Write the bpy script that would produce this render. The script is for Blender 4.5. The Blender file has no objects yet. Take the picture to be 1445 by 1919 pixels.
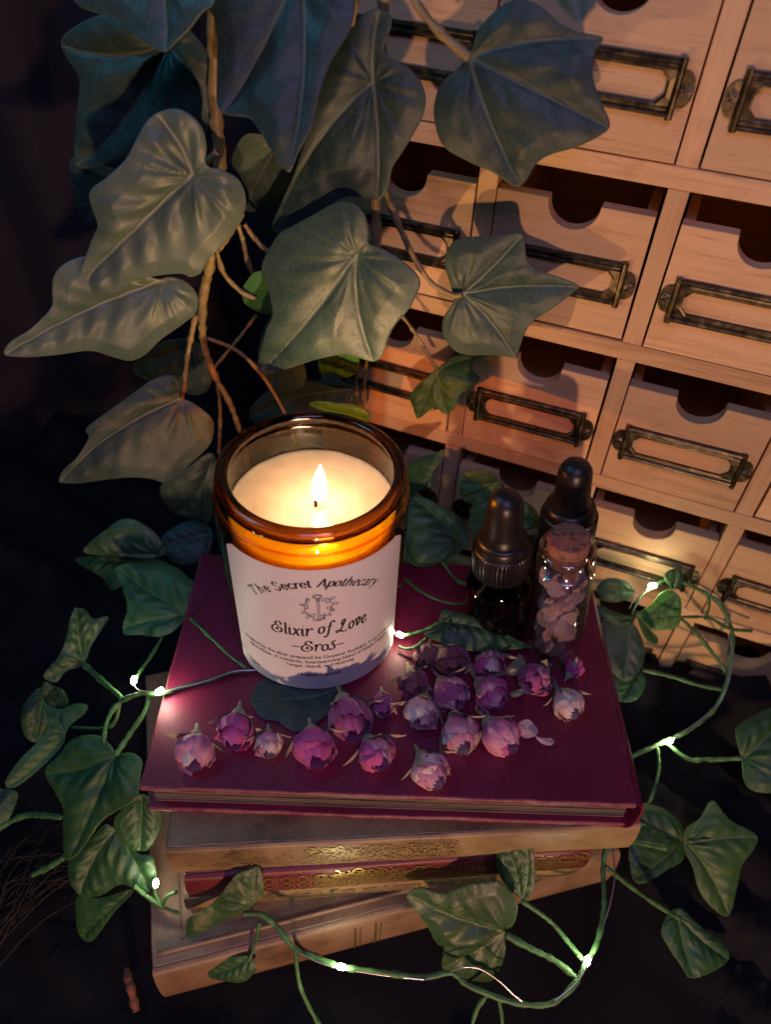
import bpy, bmesh, math, random
import numpy as np
from mathutils import Vector, Matrix, noise
from mathutils.geometry import delaunay_2d_cdt
random.seed(7)
S = 0.001                      # everything below is written in millimetres
R = math.radians
scn = bpy.context.scene
COL = scn.collection

# ------------------------------------------------------------------ camera
CAM = Vector((27.591, -202.898, 266.955)); PITCH = R(44.259); ROLL = R(3.207); FPX = 1402.485
FW = Vector((0, math.cos(PITCH), -math.sin(PITCH)))
_r = Vector((1, 0, 0)); _u = _r.cross(FW)
RT = _r * math.cos(ROLL) + _u * math.sin(ROLL)
UP = _u * math.cos(ROLL) - _r * math.sin(ROLL)
cd = bpy.data.cameras.new('camera'); cam = bpy.data.objects.new('camera', cd); COL.objects.link(cam)
m = Matrix((RT, UP, -FW)).transposed().to_4x4(); m.translation = CAM * S
cam.matrix_world = m
cd.sensor_fit = 'VERTICAL'; cd.sensor_height = 9.8; cd.lens = FPX / 1919 * 9.8
cd.clip_start = 0.01; cd.clip_end = 20
cd.dof.use_dof = True; cd.dof.focus_distance = 0.292; cd.dof.aperture_fstop = 2.3
scn.camera = cam

# ------------------------------------------------------------------ world, lamps, exposure
world = bpy.data.worlds.new('World'); scn.world = world; world.use_nodes = True
bg = world.node_tree.nodes['Background']; bg.inputs[0].default_value = (0.20, 0.20, 0.62, 1); bg.inputs[1].default_value = 0.007
def lamp(name, kind, loc, energy, color, size, target=(0, 0, 0)):
    d = bpy.data.lights.new(name, kind); d.energy = energy; d.color = color
    o = bpy.data.objects.new(name, d); COL.objects.link(o); o.location = Vector(loc) * S
    if kind == 'AREA':
        d.size = size * S
        o.rotation_euler = (Vector(target) - Vector(loc)).to_track_quat('-Z', 'Y').to_euler()
    else: d.shadow_soft_size = size * S
    return o
# dim violet room light from above, blue glow from the upper left, low warm fairy-light glow from in front of the books
lamp('room_glow', 'AREA', (60, -330, 560), 0.84, (0.50, 0.42, 1.0), 260, (10, -30, 0))
lamp('window_glow', 'AREA', (-330, 10, 520), 0.50, (0.12, 0.52, 0.85), 180, (-60, 70, 180))
lamp('front_glow', 'POINT', (100, -545, 28), 6.0, (1.0, 0.55, 0.34), 12)
scn.view_settings.view_transform = 'Standard'; scn.view_settings.look = 'None'
scn.view_settings.exposure = 0.15; scn.view_settings.gamma = 1.0
scn.cycles.use_denoising = True
scn.cycles.max_bounces = 10; scn.cycles.transparent_max_bounces = 24
scn.cycles.caustics_reflective = False; scn.cycles.caustics_refractive = False
scn.cycles.sample_clamp_indirect = 4.0

# ------------------------------------------------------------------ photo rays -> points in the room
def ray(x, y): return FW + RT * ((x - 722.5) / FPX) - UP * ((y - 959.5) / FPX)
def on_plane(x, y, p, n):
    d = ray(x, y); return CAM + d * ((Vector(p) - CAM).dot(n) / d.dot(n))
def on_z(x, y, z): return on_plane(x, y, (0, 0, z), Vector((0, 0, 1)))
def on_y(x, y, Y): return on_plane(x, y, (0, Y, 0), Vector((0, 1, 0)))
CABO = Vector((124.4, 68.2, 172.2)); CYAW = R(-20.014)
CN = Vector((math.sin(CYAW), -math.cos(CYAW), 0))          # out of the cabinet front
def on_cab(x, y, off): return on_plane(x, y, CABO + CN * off, CN)

# ------------------------------------------------------------------ materials
def mat(name):
    m = bpy.data.materials.new(name); m.use_nodes = True
    nt = m.node_tree; b = nt.nodes['Principled BSDF']; return m, nt, b
def N(nt, t, **kw):
    n = nt.nodes.new(t)
    for k, v in kw.items():
        if k.startswith('i_'): n.inputs[k[2:].replace('_', ' ')].default_value = v
        else: setattr(n, k, v)
    return n
def ramp(nt, fac, stops):
    r = nt.nodes.new('ShaderNodeValToRGB'); e = r.color_ramp.elements
    while len(e) < len(stops): e.new(0.5)
    for i, (p, c) in enumerate(stops): e[i].position = p; e[i].color = (*c, 1) if len(c) == 3 else c
    nt.links.new(fac, r.inputs[0]); return r.outputs[0]
def coords(nt, scale=(1, 1, 1), rnd=True):
    tc = N(nt, 'ShaderNodeTexCoord'); mp = N(nt, 'ShaderNodeMapping'); mp.inputs['Scale'].default_value = scale
    nt.links.new(tc.outputs['Object'], mp.inputs['Vector'])
    if rnd:
        oi = N(nt, 'ShaderNodeObjectInfo'); ml = N(nt, 'ShaderNodeMath', operation='MULTIPLY'); ml.inputs[1].default_value = 37.0
        nt.links.new(oi.outputs['Random'], ml.inputs[0]); nt.links.new(ml.outputs[0], mp.inputs['Location'])
    return mp.outputs['Vector']
def noise_n(nt, vec, scale, detail=4, rough=0.55, dist=0.0):
    n = N(nt, 'ShaderNodeTexNoise'); n.inputs['Scale'].default_value = scale; n.inputs['Detail'].default_value = detail
    n.inputs['Roughness'].default_value = rough; n.inputs['Distortion'].default_value = dist
    nt.links.new(vec, n.inputs['Vector']); return n.outputs['Fac']
def bump(nt, b, h, strength=0.3, dist=0.0005):
    bp = N(nt, 'ShaderNodeBump'); bp.inputs['Strength'].default_value = strength; bp.inputs['Distance'].default_value = dist
    nt.links.new(h, bp.inputs['Height']); nt.links.new(bp.outputs[0], b.inputs['Normal'])
def simple(name, col, rough=0.6, metal=0.0, nscale=400, var=0.25, bstr=0.2, bdist=0.0003, spec=0.5):
    m, nt, b = mat(name); v = coords(nt); f = noise_n(nt, v, nscale)
    c = ramp(nt, f, [(0.3, tuple(x * (1 - var) for x in col)), (0.7, tuple(min(1, x * (1 + var)) for x in col))])
    nt.links.new(c, b.inputs['Base Color']); b.inputs['Roughness'].default_value = rough; b.inputs['Metallic'].default_value = metal
    b.inputs['Specular IOR Level'].default_value = spec
    if bstr: bump(nt, b, f, bstr, bdist)
    return m

def wood_mat(name, light, dark, axis):
    m, nt, b = mat(name)
    sc = [520, 520, 520]; sc[axis] = 22
    v = coords(nt, tuple(sc)); f = noise_n(nt, v, 1.0, 5, 0.6, 0.6)
    sc2 = [110, 110, 110]; sc2[axis] = 7
    v2 = coords(nt, tuple(sc2)); f2 = noise_n(nt, v2, 1.0, 3, 0.5, 1.2)
    sc3 = [1500, 1500, 1500]; sc3[axis] = 60
    f3 = noise_n(nt, coords(nt, tuple(sc3)), 1.0, 2)
    mx = N(nt, 'ShaderNodeMath', operation='MULTIPLY_ADD'); mx.inputs[1].default_value = 0.5
    nt.links.new(f, mx.inputs[0]); hf = N(nt, 'ShaderNodeMath', operation='MULTIPLY'); hf.inputs[1].default_value = 0.5
    nt.links.new(f2, hf.inputs[0]); nt.links.new(hf.outputs[0], mx.inputs[2])
    c = ramp(nt, mx.outputs[0], [(0.32, dark), (0.46, light), (0.60, tuple(x * 1.08 for x in light)), (0.75, tuple(0.5 * (a + d) for a, d in zip(light, dark)))])
    sp = ramp(nt, f3, [(0.24, (0.55, 0.45, 0.4)), (0.36, (1, 1, 1))])
    mm = N(nt, 'ShaderNodeMix', data_type='RGBA', blend_type='MULTIPLY'); mm.inputs[0].default_value = 0.8
    nt.links.new(c, mm.inputs[6]); nt.links.new(sp, mm.inputs[7])
    oi = N(nt, 'ShaderNodeObjectInfo'); hv = N(nt, 'ShaderNodeHueSaturation'); mr = N(nt, 'ShaderNodeMapRange'); mr.inputs[3].default_value = 0.80; mr.inputs[4].default_value = 1.10
    nt.links.new(oi.outputs['Random'], mr.inputs[0]); nt.links.new(mr.outputs[0], hv.inputs['Value']); nt.links.new(mm.outputs[2], hv.inputs['Color'])
    fs_ = noise_n(nt, coords(nt, (40, 40, 40)), 1.0, 5, 0.6); st_ = ramp(nt, fs_, [(0.58, (1, 1, 1)), (0.74, (0.70, 0.60, 0.52))])
    m3 = N(nt, 'ShaderNodeMix', data_type='RGBA', blend_type='MULTIPLY'); m3.inputs[0].default_value = 0.7; nt.links.new(hv.outputs[0], m3.inputs[6]); nt.links.new(st_, m3.inputs[7])
    nt.links.new(m3.outputs[2], b.inputs['Base Color'])
    b.inputs['Roughness'].default_value = 0.62; b.inputs['Specular IOR Level'].default_value = 0.3
    bump(nt, b, f, 0.35, 0.0003); return m
WOOD_H = wood_mat('pale_wood', (0.65, 0.415, 0.21), (0.45, 0.26, 0.115), 0)
WOOD_V = wood_mat('pale_wood_upright', (0.65, 0.415, 0.21), (0.47, 0.28, 0.125), 2)
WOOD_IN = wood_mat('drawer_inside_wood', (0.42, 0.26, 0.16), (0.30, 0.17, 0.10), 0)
BRASS = None
def brass():
    m, nt, b = mat('antique_brass'); v = coords(nt); f = noise_n(nt, v, 260, 5)
    nt.links.new(ramp(nt, f, [(0.3, (0.035, 0.028, 0.018)), (0.55, (0.10, 0.080, 0.045)), (0.75, (0.26, 0.20, 0.10))]), b.inputs['Base Color'])
    b.inputs['Metallic'].default_value = 0.9
    r = N(nt, 'ShaderNodeMapRange'); r.inputs[3].default_value = 0.28; r.inputs[4].default_value = 0.5; nt.links.new(f, r.inputs[0]); nt.links.new(r.outputs[0], b.inputs['Roughness'])
    bump(nt, b, f, 0.15, 0.0002); return m
BRASS = brass(); SCREW = simple('dark_screw_steel', (0.10, 0.085, 0.07), 0.4, 0.85, 900)

def leaf_mat(name, dark, light, vein, rough, transl=0.12, fine=1.0, tcol=(0.18, 0.42, 0.06), mottle=None, vstr=0.6):
    m, nt, b = mat(name); v = coords(nt)
    f = noise_n(nt, v, 55, 4); c = ramp(nt, f, [(0.32, dark), (0.7, light)])
    if mottle:
        f2 = noise_n(nt, v, 90, 5, 0.65, 0.8); k = ramp(nt, f2, [(0.52, (0, 0, 0)), (0.66, (1, 1, 1))])
        mm = N(nt, 'ShaderNodeMix', data_type='RGBA'); nt.links.new(k, mm.inputs[0]); nt.links.new(c, mm.inputs[6]); mm.inputs[7].default_value = (*mottle, 1); c = mm.outputs[2]
    at = N(nt, 'ShaderNodeAttribute', attribute_name='vein')
    vo = N(nt, 'ShaderNodeTexVoronoi', feature='DISTANCE_TO_EDGE'); vo.inputs['Scale'].default_value = 420; 
    wv = N(nt, 'ShaderNodeMix', data_type='VECTOR'); 
    nz = N(nt, 'ShaderNodeTexNoise'); nz.inputs['Scale'].default_value = 120; nt.links.new(v, nz.inputs['Vector'])
    va = N(nt, 'ShaderNodeVectorMath', operation='MULTIPLY_ADD'); nt.links.new(nz.outputs['Color'], va.inputs[0]); va.inputs[1].default_value = (0.006,) * 3; nt.links.new(v, va.inputs[2])
    nt.links.new(va.outputs[0], vo.inputs['Vector']); nt.nodes.remove(wv)
    cell = ramp(nt, vo.outputs['Distance'], [(0.0, (1, 1, 1)), (0.09, (0, 0, 0))])
    ml = N(nt, 'ShaderNodeMath', operation='MULTIPLY'); ml.inputs[1].default_value = 0.17 * fine; nt.links.new(cell, ml.inputs[0])
    vm = N(nt, 'ShaderNodeMath', operation='MULTIPLY'); vm.inputs[1].default_value = vstr; nt.links.new(at.outputs['Fac'], vm.inputs[0])
    mx = N(nt, 'ShaderNodeMath', operation='MAXIMUM'); nt.links.new(ml.outputs[0], mx.inputs[0]); nt.links.new(vm.outputs[0], mx.inputs[1])
    mc = N(nt, 'ShaderNodeMix', data_type='RGBA'); nt.links.new(mx.outputs[0], mc.inputs[0]); nt.links.new(c, mc.inputs[6]); mc.inputs[7].default_value = (*vein, 1)
    nt.links.new(mc.outputs[2], b.inputs['Base Color'])
    fr = noise_n(nt, v, 700, 2); rr = N(nt, 'ShaderNodeMapRange'); rr.inputs[3].default_value = rough - 0.08; rr.inputs[4].default_value = rough + 0.1
    nt.links.new(fr, rr.inputs[0]); nt.links.new(rr.outputs[0], b.inputs['Roughness'])
    hh = N(nt, 'ShaderNodeMath', operation='MULTIPLY_ADD'); hh.inputs[1].default_value = -0.35; nt.links.new(cell, hh.inputs[0]); nt.links.new(fr, hh.inputs[2])
    bump(nt, b, hh.outputs[0], 0.25 * fine, 0.0003)
    tr = N(nt, 'ShaderNodeBsdfTranslucent'); tr.inputs[0].default_value = (*tcol, 1)
    ms = N(nt, 'ShaderNodeMixShader'); ms.inputs[0].default_value = transl
    out = nt.nodes['Material Output']; nt.links.new(b.outputs[0], ms.inputs[1]); nt.links.new(tr.outputs[0], ms.inputs[2]); nt.links.new(ms.outputs[0], out.inputs[0])
    return m
LEAF_LIT = leaf_mat('lit_satin_ivy_leaf', (0.050, 0.088, 0.068), (0.090, 0.135, 0.105), (0.26, 0.29, 0.22), 0.42, 0.06, 0.6)  # candle sheen on the lit leaves put into a lighter base colour
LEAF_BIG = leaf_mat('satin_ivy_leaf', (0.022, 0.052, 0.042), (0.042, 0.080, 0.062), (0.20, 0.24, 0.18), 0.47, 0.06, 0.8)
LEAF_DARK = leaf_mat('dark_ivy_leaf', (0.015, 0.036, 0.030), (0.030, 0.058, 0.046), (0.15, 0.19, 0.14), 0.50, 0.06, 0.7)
LEAF_SMALL = leaf_mat('green_ivy_leaf', (0.026, 0.085, 0.026), (0.060, 0.15, 0.040), (0.17, 0.26, 0.10), 0.5, 0.25, 0.8)
LEAF_FRESH = leaf_mat('bright_ivy_leaf', (0.07, 0.22, 0.06), (0.13, 0.33, 0.08), (0.22, 0.38, 0.12), 0.45, 0.4, 0.6)
LEAF_CLOTH = leaf_mat('cloth_ivy_leaf', (0.012, 0.058, 0.020), (0.034, 0.110, 0.032), (0.11, 0.22, 0.06), 0.48, 0.12, 1.0, vstr=0.75)
LEAF_VAR = leaf_mat('variegated_ivy_leaf', (0.018, 0.060, 0.020), (0.042, 0.100, 0.030), (0.15, 0.22, 0.08), 0.45, 0.15, 1.0, mottle=(0.15, 0.19, 0.085))
STEM_G = simple('green_stem', (0.055, 0.15, 0.045), 0.5, 0, 160, 0.5, 0.5, 0.0006)
STEM_B = simple('brown_stem', (0.26, 0.19, 0.075), 0.5, 0, 250, 0.4, 0.4)
WIRE = simple('silver_wire', (0.55, 0.52, 0.55), 0.3, 0.9, 300, 0.1)
def emit(name, col, strength):
    m = bpy.data.materials.new(name); m.use_nodes = True; nt = m.node_tree; nt.nodes.remove(nt.nodes['Principled BSDF'])
    e = N(nt, 'ShaderNodeEmission'); e.inputs[0].default_value = (*col, 1); e.inputs[1].default_value = strength
    nt.links.new(e.outputs[0], nt.nodes['Material Output'].inputs[0]); return m
LED = emit('led_glow', (1.0, 0.96, 0.66), 190.0)
LED_DIM = emit('led_glow_dim', (1.0, 0.96, 0.66), 110.0)
FLAME = emit('flame_glow', (1.0, 0.70, 0.40), 13.0)
_n = FLAME.node_tree; _t = N(_n, 'ShaderNodeBsdfTransparent'); _a = N(_n, 'ShaderNodeAddShader')      # a flame is see-through gas
_n.links.new(_n.nodes['Emission'].outputs[0], _a.inputs[0]); _n.links.new(_t.outputs[0], _a.inputs[1]); _n.links.new(_a.outputs[0], _n.nodes['Material Output'].inputs[0])
def thin_glass(name, col, gloss_rough=0.02, f0=0.04, gcol=(1, 1, 1)):
    # thin tinted glass: straight transmission through a coloured wall plus a fresnel reflection
    m = bpy.data.materials.new(name); m.use_nodes = True; nt = m.node_tree; nt.nodes.remove(nt.nodes['Principled BSDF'])
    t = N(nt, 'ShaderNodeBsdfTransparent'); t.inputs[0].default_value = (*col, 1)
    g = N(nt, 'ShaderNodeBsdfGlossy'); g.inputs[0].default_value = (*gcol, 1); g.inputs['Roughness'].default_value = gloss_rough
    lw = N(nt, 'ShaderNodeLayerWeight'); lw.inputs[0].default_value = 0.5
    pw = N(nt, 'ShaderNodeMath', operation='POWER'); pw.inputs[1].default_value = 4.0; nt.links.new(lw.outputs['Facing'], pw.inputs[0])
    fr = N(nt, 'ShaderNodeMath', operation='MULTIPLY_ADD'); fr.inputs[1].default_value = 0.9; fr.inputs[2].default_value = f0; nt.links.new(pw.outputs[0], fr.inputs[0])
    v = coords(nt); f = noise_n(nt, v, 45, 2); bp = N(nt, 'ShaderNodeBump'); bp.inputs['Strength'].default_value = 0.12; bp.inputs['Distance'].default_value = 0.001
    nt.links.new(f, bp.inputs['Height']); nt.links.new(bp.outputs[0], g.inputs['Normal']); nt.links.new(bp.outputs[0], lw.inputs['Normal'])
    ms = N(nt, 'ShaderNodeMixShader'); nt.links.new(fr.outputs[0], ms.inputs[0]); nt.links.new(t.outputs[0], ms.inputs[1]); nt.links.new(g.outputs[0], ms.inputs[2])
    nt.links.new(ms.outputs[0], nt.nodes['Material Output'].inputs[0]); return m
AMBER = thin_glass('amber_glass', (0.985, 0.68, 0.085))
BROWNGLASS = thin_glass('brown_bottle_glass', (0.30, 0.075, 0.012), 0.03)
CLEAR = thin_glass('clear_glass', (0.94, 0.94, 0.95), 0.09, 0.16)
def rim_glass():
    m, nt, b = mat('amber_rim_glass'); b.inputs['Base Color'].default_value = (0.20, 0.060, 0.012, 1)
    b.inputs['Transmission Weight'].default_value = 1.0; b.inputs['Roughness'].default_value = 0.03; b.inputs['IOR'].default_value = 1.5
    v = coords(nt); bump(nt, b, noise_n(nt, v, 60, 2), 0.15, 0.001); return m
RIMG = rim_glass()
def wax_mat():
    m, nt, b = mat('soy_wax'); v = coords(nt); f = noise_n(nt, v, 90, 4)
    nt.links.new(ramp(nt, f, [(0.3, (0.25, 0.205, 0.165)), (0.7, (0.31, 0.255, 0.205))]), b.inputs['Base Color'])
    tc = N(nt, 'ShaderNodeTexCoord'); sx = N(nt, 'ShaderNodeVectorMath', operation='MULTIPLY'); sx.inputs[1].default_value = (1, 1, 0); nt.links.new(tc.outputs['Object'], sx.inputs[0])
    ln = N(nt, 'ShaderNodeVectorMath', operation='LENGTH'); nt.links.new(sx.outputs[0], ln.inputs[0]); mr = N(nt, 'ShaderNodeMapRange'); mr.inputs[1].default_value = 0.021; mr.inputs[2].default_value = 0.024; mr.inputs[3].default_value = 0.06; mr.inputs[4].default_value = 0.5
    nt.links.new(ln.outputs['Value'], mr.inputs[0]); nt.links.new(mr.outputs[0], b.inputs['Roughness']); b.inputs['Subsurface Weight'].default_value = 0.85; b.inputs['Subsurface Radius'].default_value = (1.0, 0.75, 0.5); b.inputs['Subsurface Scale'].default_value = 0.024
    bump(nt, b, f, 0.2, 0.0006); return m
WAX = wax_mat()
PAPER = simple('label_paper', (0.70, 0.68, 0.70), 0.55, 0, 700, 0.03, 0.05)
INK = simple('black_ink', (0.010, 0.009, 0.011), 0.6, 0, 500, 0.1, 0)
INK_GREY = simple('grey_ink', (0.10, 0.09, 0.10), 0.6, 0, 500, 0.1, 0)
WICK = simple('charred_wick', (0.01, 0.008, 0.008), 0.9)
def cloth_book(name, a, b_, rough=0.55, dirt=0.45):
    m, nt, b = mat(name); v = coords(nt); f = noise_n(nt, v, 28, 7, 0.68, 0.4); c = ramp(nt, f, [(0.30, tuple(x * dirt for x in a)), (0.45, a), (0.68, b_)])
    f2 = noise_n(nt, v, 300, 6, 0.75); k = ramp(nt, f2, [(0.62, (0, 0, 0)), (0.72, (1, 1, 1))])
    mm = N(nt, 'ShaderNodeMix', data_type='RGBA'); sc = N(nt, 'ShaderNodeMath', operation='MULTIPLY'); sc.inputs[1].default_value = 0.35
    nt.links.new(k, sc.inputs[0]); nt.links.new(sc.outputs[0], mm.inputs[0]); nt.links.new(c, mm.inputs[6]); mm.inputs[7].default_value = (*[min(1, x * 2.2 + 0.02) for x in b_], 1)
    at = N(nt, 'ShaderNodeAttribute', attribute_name='vein'); f4 = noise_n(nt, v, 130, 5, 0.7); ed = N(nt, 'ShaderNodeMath', operation='MULTIPLY'); k4 = ramp(nt, f4, [(0.40, (0, 0, 0)), (0.62, (1, 1, 1))])
    nt.links.new(at.outputs['Fac'], ed.inputs[0]); nt.links.new(k4, ed.inputs[1]); e2 = N(nt, 'ShaderNodeMath', operation='MULTIPLY'); e2.inputs[1].default_value = 0.7; nt.links.new(ed.outputs[0], e2.inputs[0])
    mw = N(nt, 'ShaderNodeMix', data_type='RGBA'); nt.links.new(e2.outputs[0], mw.inputs[0]); nt.links.new(mm.outputs[2], mw.inputs[6]); mw.inputs[7].default_value = (*[min(1, 0.5 * x + 0.17 * c_) for x, c_ in zip(b_, (1.0, .75, .55))], 1)
    nt.links.new(mw.outputs[2], b.inputs['Base Color'])
    rr = N(nt, 'ShaderNodeMapRange'); rr.inputs[3].default_value = rough - .12; rr.inputs[4].default_value = rough + .14; nt.links.new(f, rr.inputs[0]); nt.links.new(rr.outputs[0], b.inputs['Roughness'])
    w = noise_n(nt, v, 1100, 3); bump(nt, b, w, 0.5, 0.0003); return m
MAROON = cloth_book('maroon_cloth', (0.155, 0.005, 0.034), (0.190, 0.008, 0.046), 0.50, 0.8)
VELLUM = cloth_book('vellum_leather', (0.21, 0.135, 0.060), (0.36, 0.26, 0.13), 0.45, 0.35)
REDLEATHER = cloth_book('red_leather', (0.11, 0.010, 0.016), (0.17, 0.018, 0.024), 0.42)
TANLEATHER = cloth_book('tan_leather', (0.19, 0.115, 0.065), (0.29, 0.19, 0.115), 0.5)
TOOL_DARK = simple('worn_tooling', (0.16, 0.11, 0.06), 0.5)
GOLD = simple('worn_gilt', (0.72, 0.50, 0.16), 0.33, 0.9, 900, 0.3)
def pages_mat():
    m, nt, b = mat('page_edges'); v = coords(nt, (25, 25, 1900)); f = noise_n(nt, v, 1.0, 4, 0.7)
    nt.links.new(ramp(nt, f, [(0.3, (0.07, 0.048, 0.035)), (0.55, (0.22, 0.16, 0.11)), (0.78, (0.36, 0.28, 0.20))]), b.inputs['Base Color'])
    b.inputs['Roughness'].default_value = 0.8; bump(nt, b, f, 0.6, 0.0006); return m
PAGES = pages_mat()
RUBBER = simple('black_rubber', (0.010, 0.009, 0.010), 0.38, 0, 300, 0.2, 0.1)
PLASTIC = simple('black_ribbed_plastic', (0.009, 0.008, 0.008), 0.35, 0, 300, 0.2, 0.1)
CORK = None
def cork_mat():
    m, nt, b = mat('cork'); v = coords(nt); f = noise_n(nt, v, 420, 5, 0.7)
    nt.links.new(ramp(nt, f, [(0.34, (0.07, 0.026, 0.016)), (0.5, (0.25, 0.115, 0.07)), (0.7, (0.34, 0.17, 0.10))]), b.inputs['Base Color'])
    b.inputs['Roughness'].default_value = 0.85; bump(nt, b, f, 0.9, 0.0008); return m
CORK = cork_mat()
def petal_mat(name, base, edge, rough=0.7):
    m, nt, b = mat(name); v = coords(nt)
    at = N(nt, 'ShaderNodeAttribute', attribute_name='vein'); f = noise_n(nt, v, 260, 4, 0.6)
    ad = N(nt, 'ShaderNodeMath', operation='MULTIPLY_ADD'); ad.inputs[1].default_value = 0.55
    sb = N(nt, 'ShaderNodeMath', operation='SUBTRACT'); sb.inputs[1].default_value = 0.28; nt.links.new(at.outputs['Fac'], sb.inputs[0])
    nt.links.new(f, ad.inputs[0]); nt.links.new(sb.outputs[0], ad.inputs[2])
    nt.links.new(ramp(nt, ad.outputs[0], [(0.15, base), (0.75, edge)]), b.inputs['Base Color'])
    b.inputs['Roughness'].default_value = rough; b.inputs['Sheen Weight'].default_value = 0.15
    bump(nt, b, noise_n(nt, v, 420, 5, 0.7, 1.0), 0.7, 0.0009); return m
PET = {'magenta': petal_mat('magenta_petal', (0.38, 0.032, 0.20), (0.55, 0.09, 0.27)),
       'pink': petal_mat('dusty_pink_petal', (0.46, 0.08, 0.22), (0.62, 0.29, 0.35)),
       'pale': petal_mat('pale_petal', (0.55, 0.30, 0.31), (0.72, 0.56, 0.46)),
       'plum': petal_mat('plum_petal', (0.27, 0.05, 0.16), (0.36, 0.07, 0.20)),
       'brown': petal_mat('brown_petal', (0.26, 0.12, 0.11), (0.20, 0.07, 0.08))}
SEPAL = petal_mat('dry_sepal', (0.24, 0.23, 0.13), (0.40, 0.35, 0.22), 0.8)
CLOTH = None
def cloth_mat():
    m, nt, b = mat('dark_fabric'); v = coords(nt, rnd=False); f = noise_n(nt, v, 14, 4); w = noise_n(nt, v, 1400, 2)
    nt.links.new(ramp(nt, f, [(0.3, (0.0028, 0.0026, 0.0046)), (0.7, (0.0062, 0.0056, 0.0095))]), b.inputs['Base Color'])
    b.inputs['Roughness'].default_value = 0.8; b.inputs['Specular IOR Level'].default_value = 0.2; bump(nt, b, w, 0.3, 0.0004); return m
CLOTH = cloth_mat()
CURTAIN = simple('dark_plum_fabric', (0.011, 0.006, 0.013), 0.85, 0, 30, 0.3, 0.2)
FIBRE = simple('dry_brown_fibre', (0.014, 0.009, 0.007), 0.9)
STONE = simple('black_polished_stone', (0.012, 0.012, 0.014), 0.12, 0, 120, 0.3, 0.5, 0.001)
TWIG = simple('dried_orange_peel', (0.20, 0.06, 0.03), 0.7, 0, 300, 0.4, 0.5, 0.0006)

# ------------------------------------------------------------------ mesh helpers
def build(name, verts, faces, material, parent=None, origin=None, smooth=False, local=False, attr=None):
    """verts in mm: world coordinates, or coordinates of the parent's frame when local."""
    me = bpy.data.meshes.new(name)
    o0 = Vector((0, 0, 0)) if local else (Vector(origin) if origin is not None else (parent['o_'] if False else (parent.location / S if parent else Vector((0, 0, 0)))))
    me.from_pydata([((Vector(v) - o0) * S)[:] for v in verts], [], faces); me.update()
    if smooth: me.shade_smooth()
    if attr is not None:
        a = me.attributes.new('vein', 'FLOAT', 'POINT'); a.data.foreach_set('value', attr)
    o = bpy.data.objects.new(name, me); COL.objects.link(o); me.materials.append(material)
    if parent: o.parent = parent
    elif not local: o.location = o0 * S
    return o
def sharp(o, deg=40):
    me = o.data
    bm = bmesh.new(); bm.from_mesh(me)
    for e in bm.edges:
        e.smooth = not (len(e.link_faces) == 2 and e.calc_face_angle(0) > R(deg))
    for f in bm.faces: f.smooth = True
    bm.to_mesh(me); bm.free()
def bevel(o, w, seg=2):
    md = o.modifiers.new('bevel', 'BEVEL'); md.width = w * S; md.segments = seg; md.limit_method = 'ANGLE'; md.angle_limit = R(40); return o
def thing(name, label, cat, loc, rotz=0, group=None):
    o = bpy.data.objects.new(name, None); COL.objects.link(o); o.empty_display_size = 0.01
    o.location = Vector(loc) * S; o.rotation_euler = (0, 0, rotz); return tag(o, label, cat, group)
def tag(o, label, cat=None, group=None):
    o['label'] = label
    if cat: o['category'] = cat
    if group: o['group'] = group
    return o
def box(x0, x1, y0, y1, z0, z1):
    v = [(x, y, z) for z in (z0, z1) for y in (y0, y1) for x in (x0, x1)]
    return v, [(0, 2, 3, 1), (4, 5, 7, 6), (0, 1, 5, 4), (2, 6, 7, 3), (0, 4, 6, 2), (1, 3, 7, 5)]
def merge(*parts):
    V, F = [], []
    for v, f in parts:
        k = len(V); V += list(v); F += [tuple(i + k for i in q) for q in f]
    return V, F
def lathe(profile, seg=64, mod=None, closed=False):
    V, F = [], []
    for j in range(seg):
        a = 2 * math.pi * j / seg
        for i, (r_, z) in enumerate(profile):
            rr = r_ * (mod(i, j) if mod else 1); V.append((rr * math.cos(a), rr * math.sin(a), z))
    n = len(profile)
    for j in range(seg):
        k = (j + 1) % seg
        for i in range(n - 1 + (1 if closed else 0)):
            i2 = (i + 1) % n
            F.append((j * n + i, k * n + i, k * n + i2, j * n + i2))
    return V, F
def catmull(pts, per=8, closed=False):
    pts = [Vector(p) for p in pts]; n = len(pts); out = []
    if n < 3 and not closed:
        return [pts[0].lerp(pts[-1], i / per) for i in range(per + 1)]
    rng = range(n) if closed else range(n - 1)
    for i in rng:
        if closed: p0, p1, p2, p3 = pts[i - 1], pts[i], pts[(i + 1) % n], pts[(i + 2) % n]
        else: p0, p1, p2, p3 = pts[max(i - 1, 0)], pts[i], pts[i + 1], pts[min(i + 2, n - 1)]
        for k in range(per):
            t = k / per
            out.append(0.5 * ((2 * p1) + (p2 - p0) * t + (2 * p0 - 5 * p1 + 4 * p2 - p3) * t * t + (3 * p1 - p0 - 3 * p2 + p3) * t ** 3))
    if not closed: out.append(pts[-1])
    return out
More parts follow.
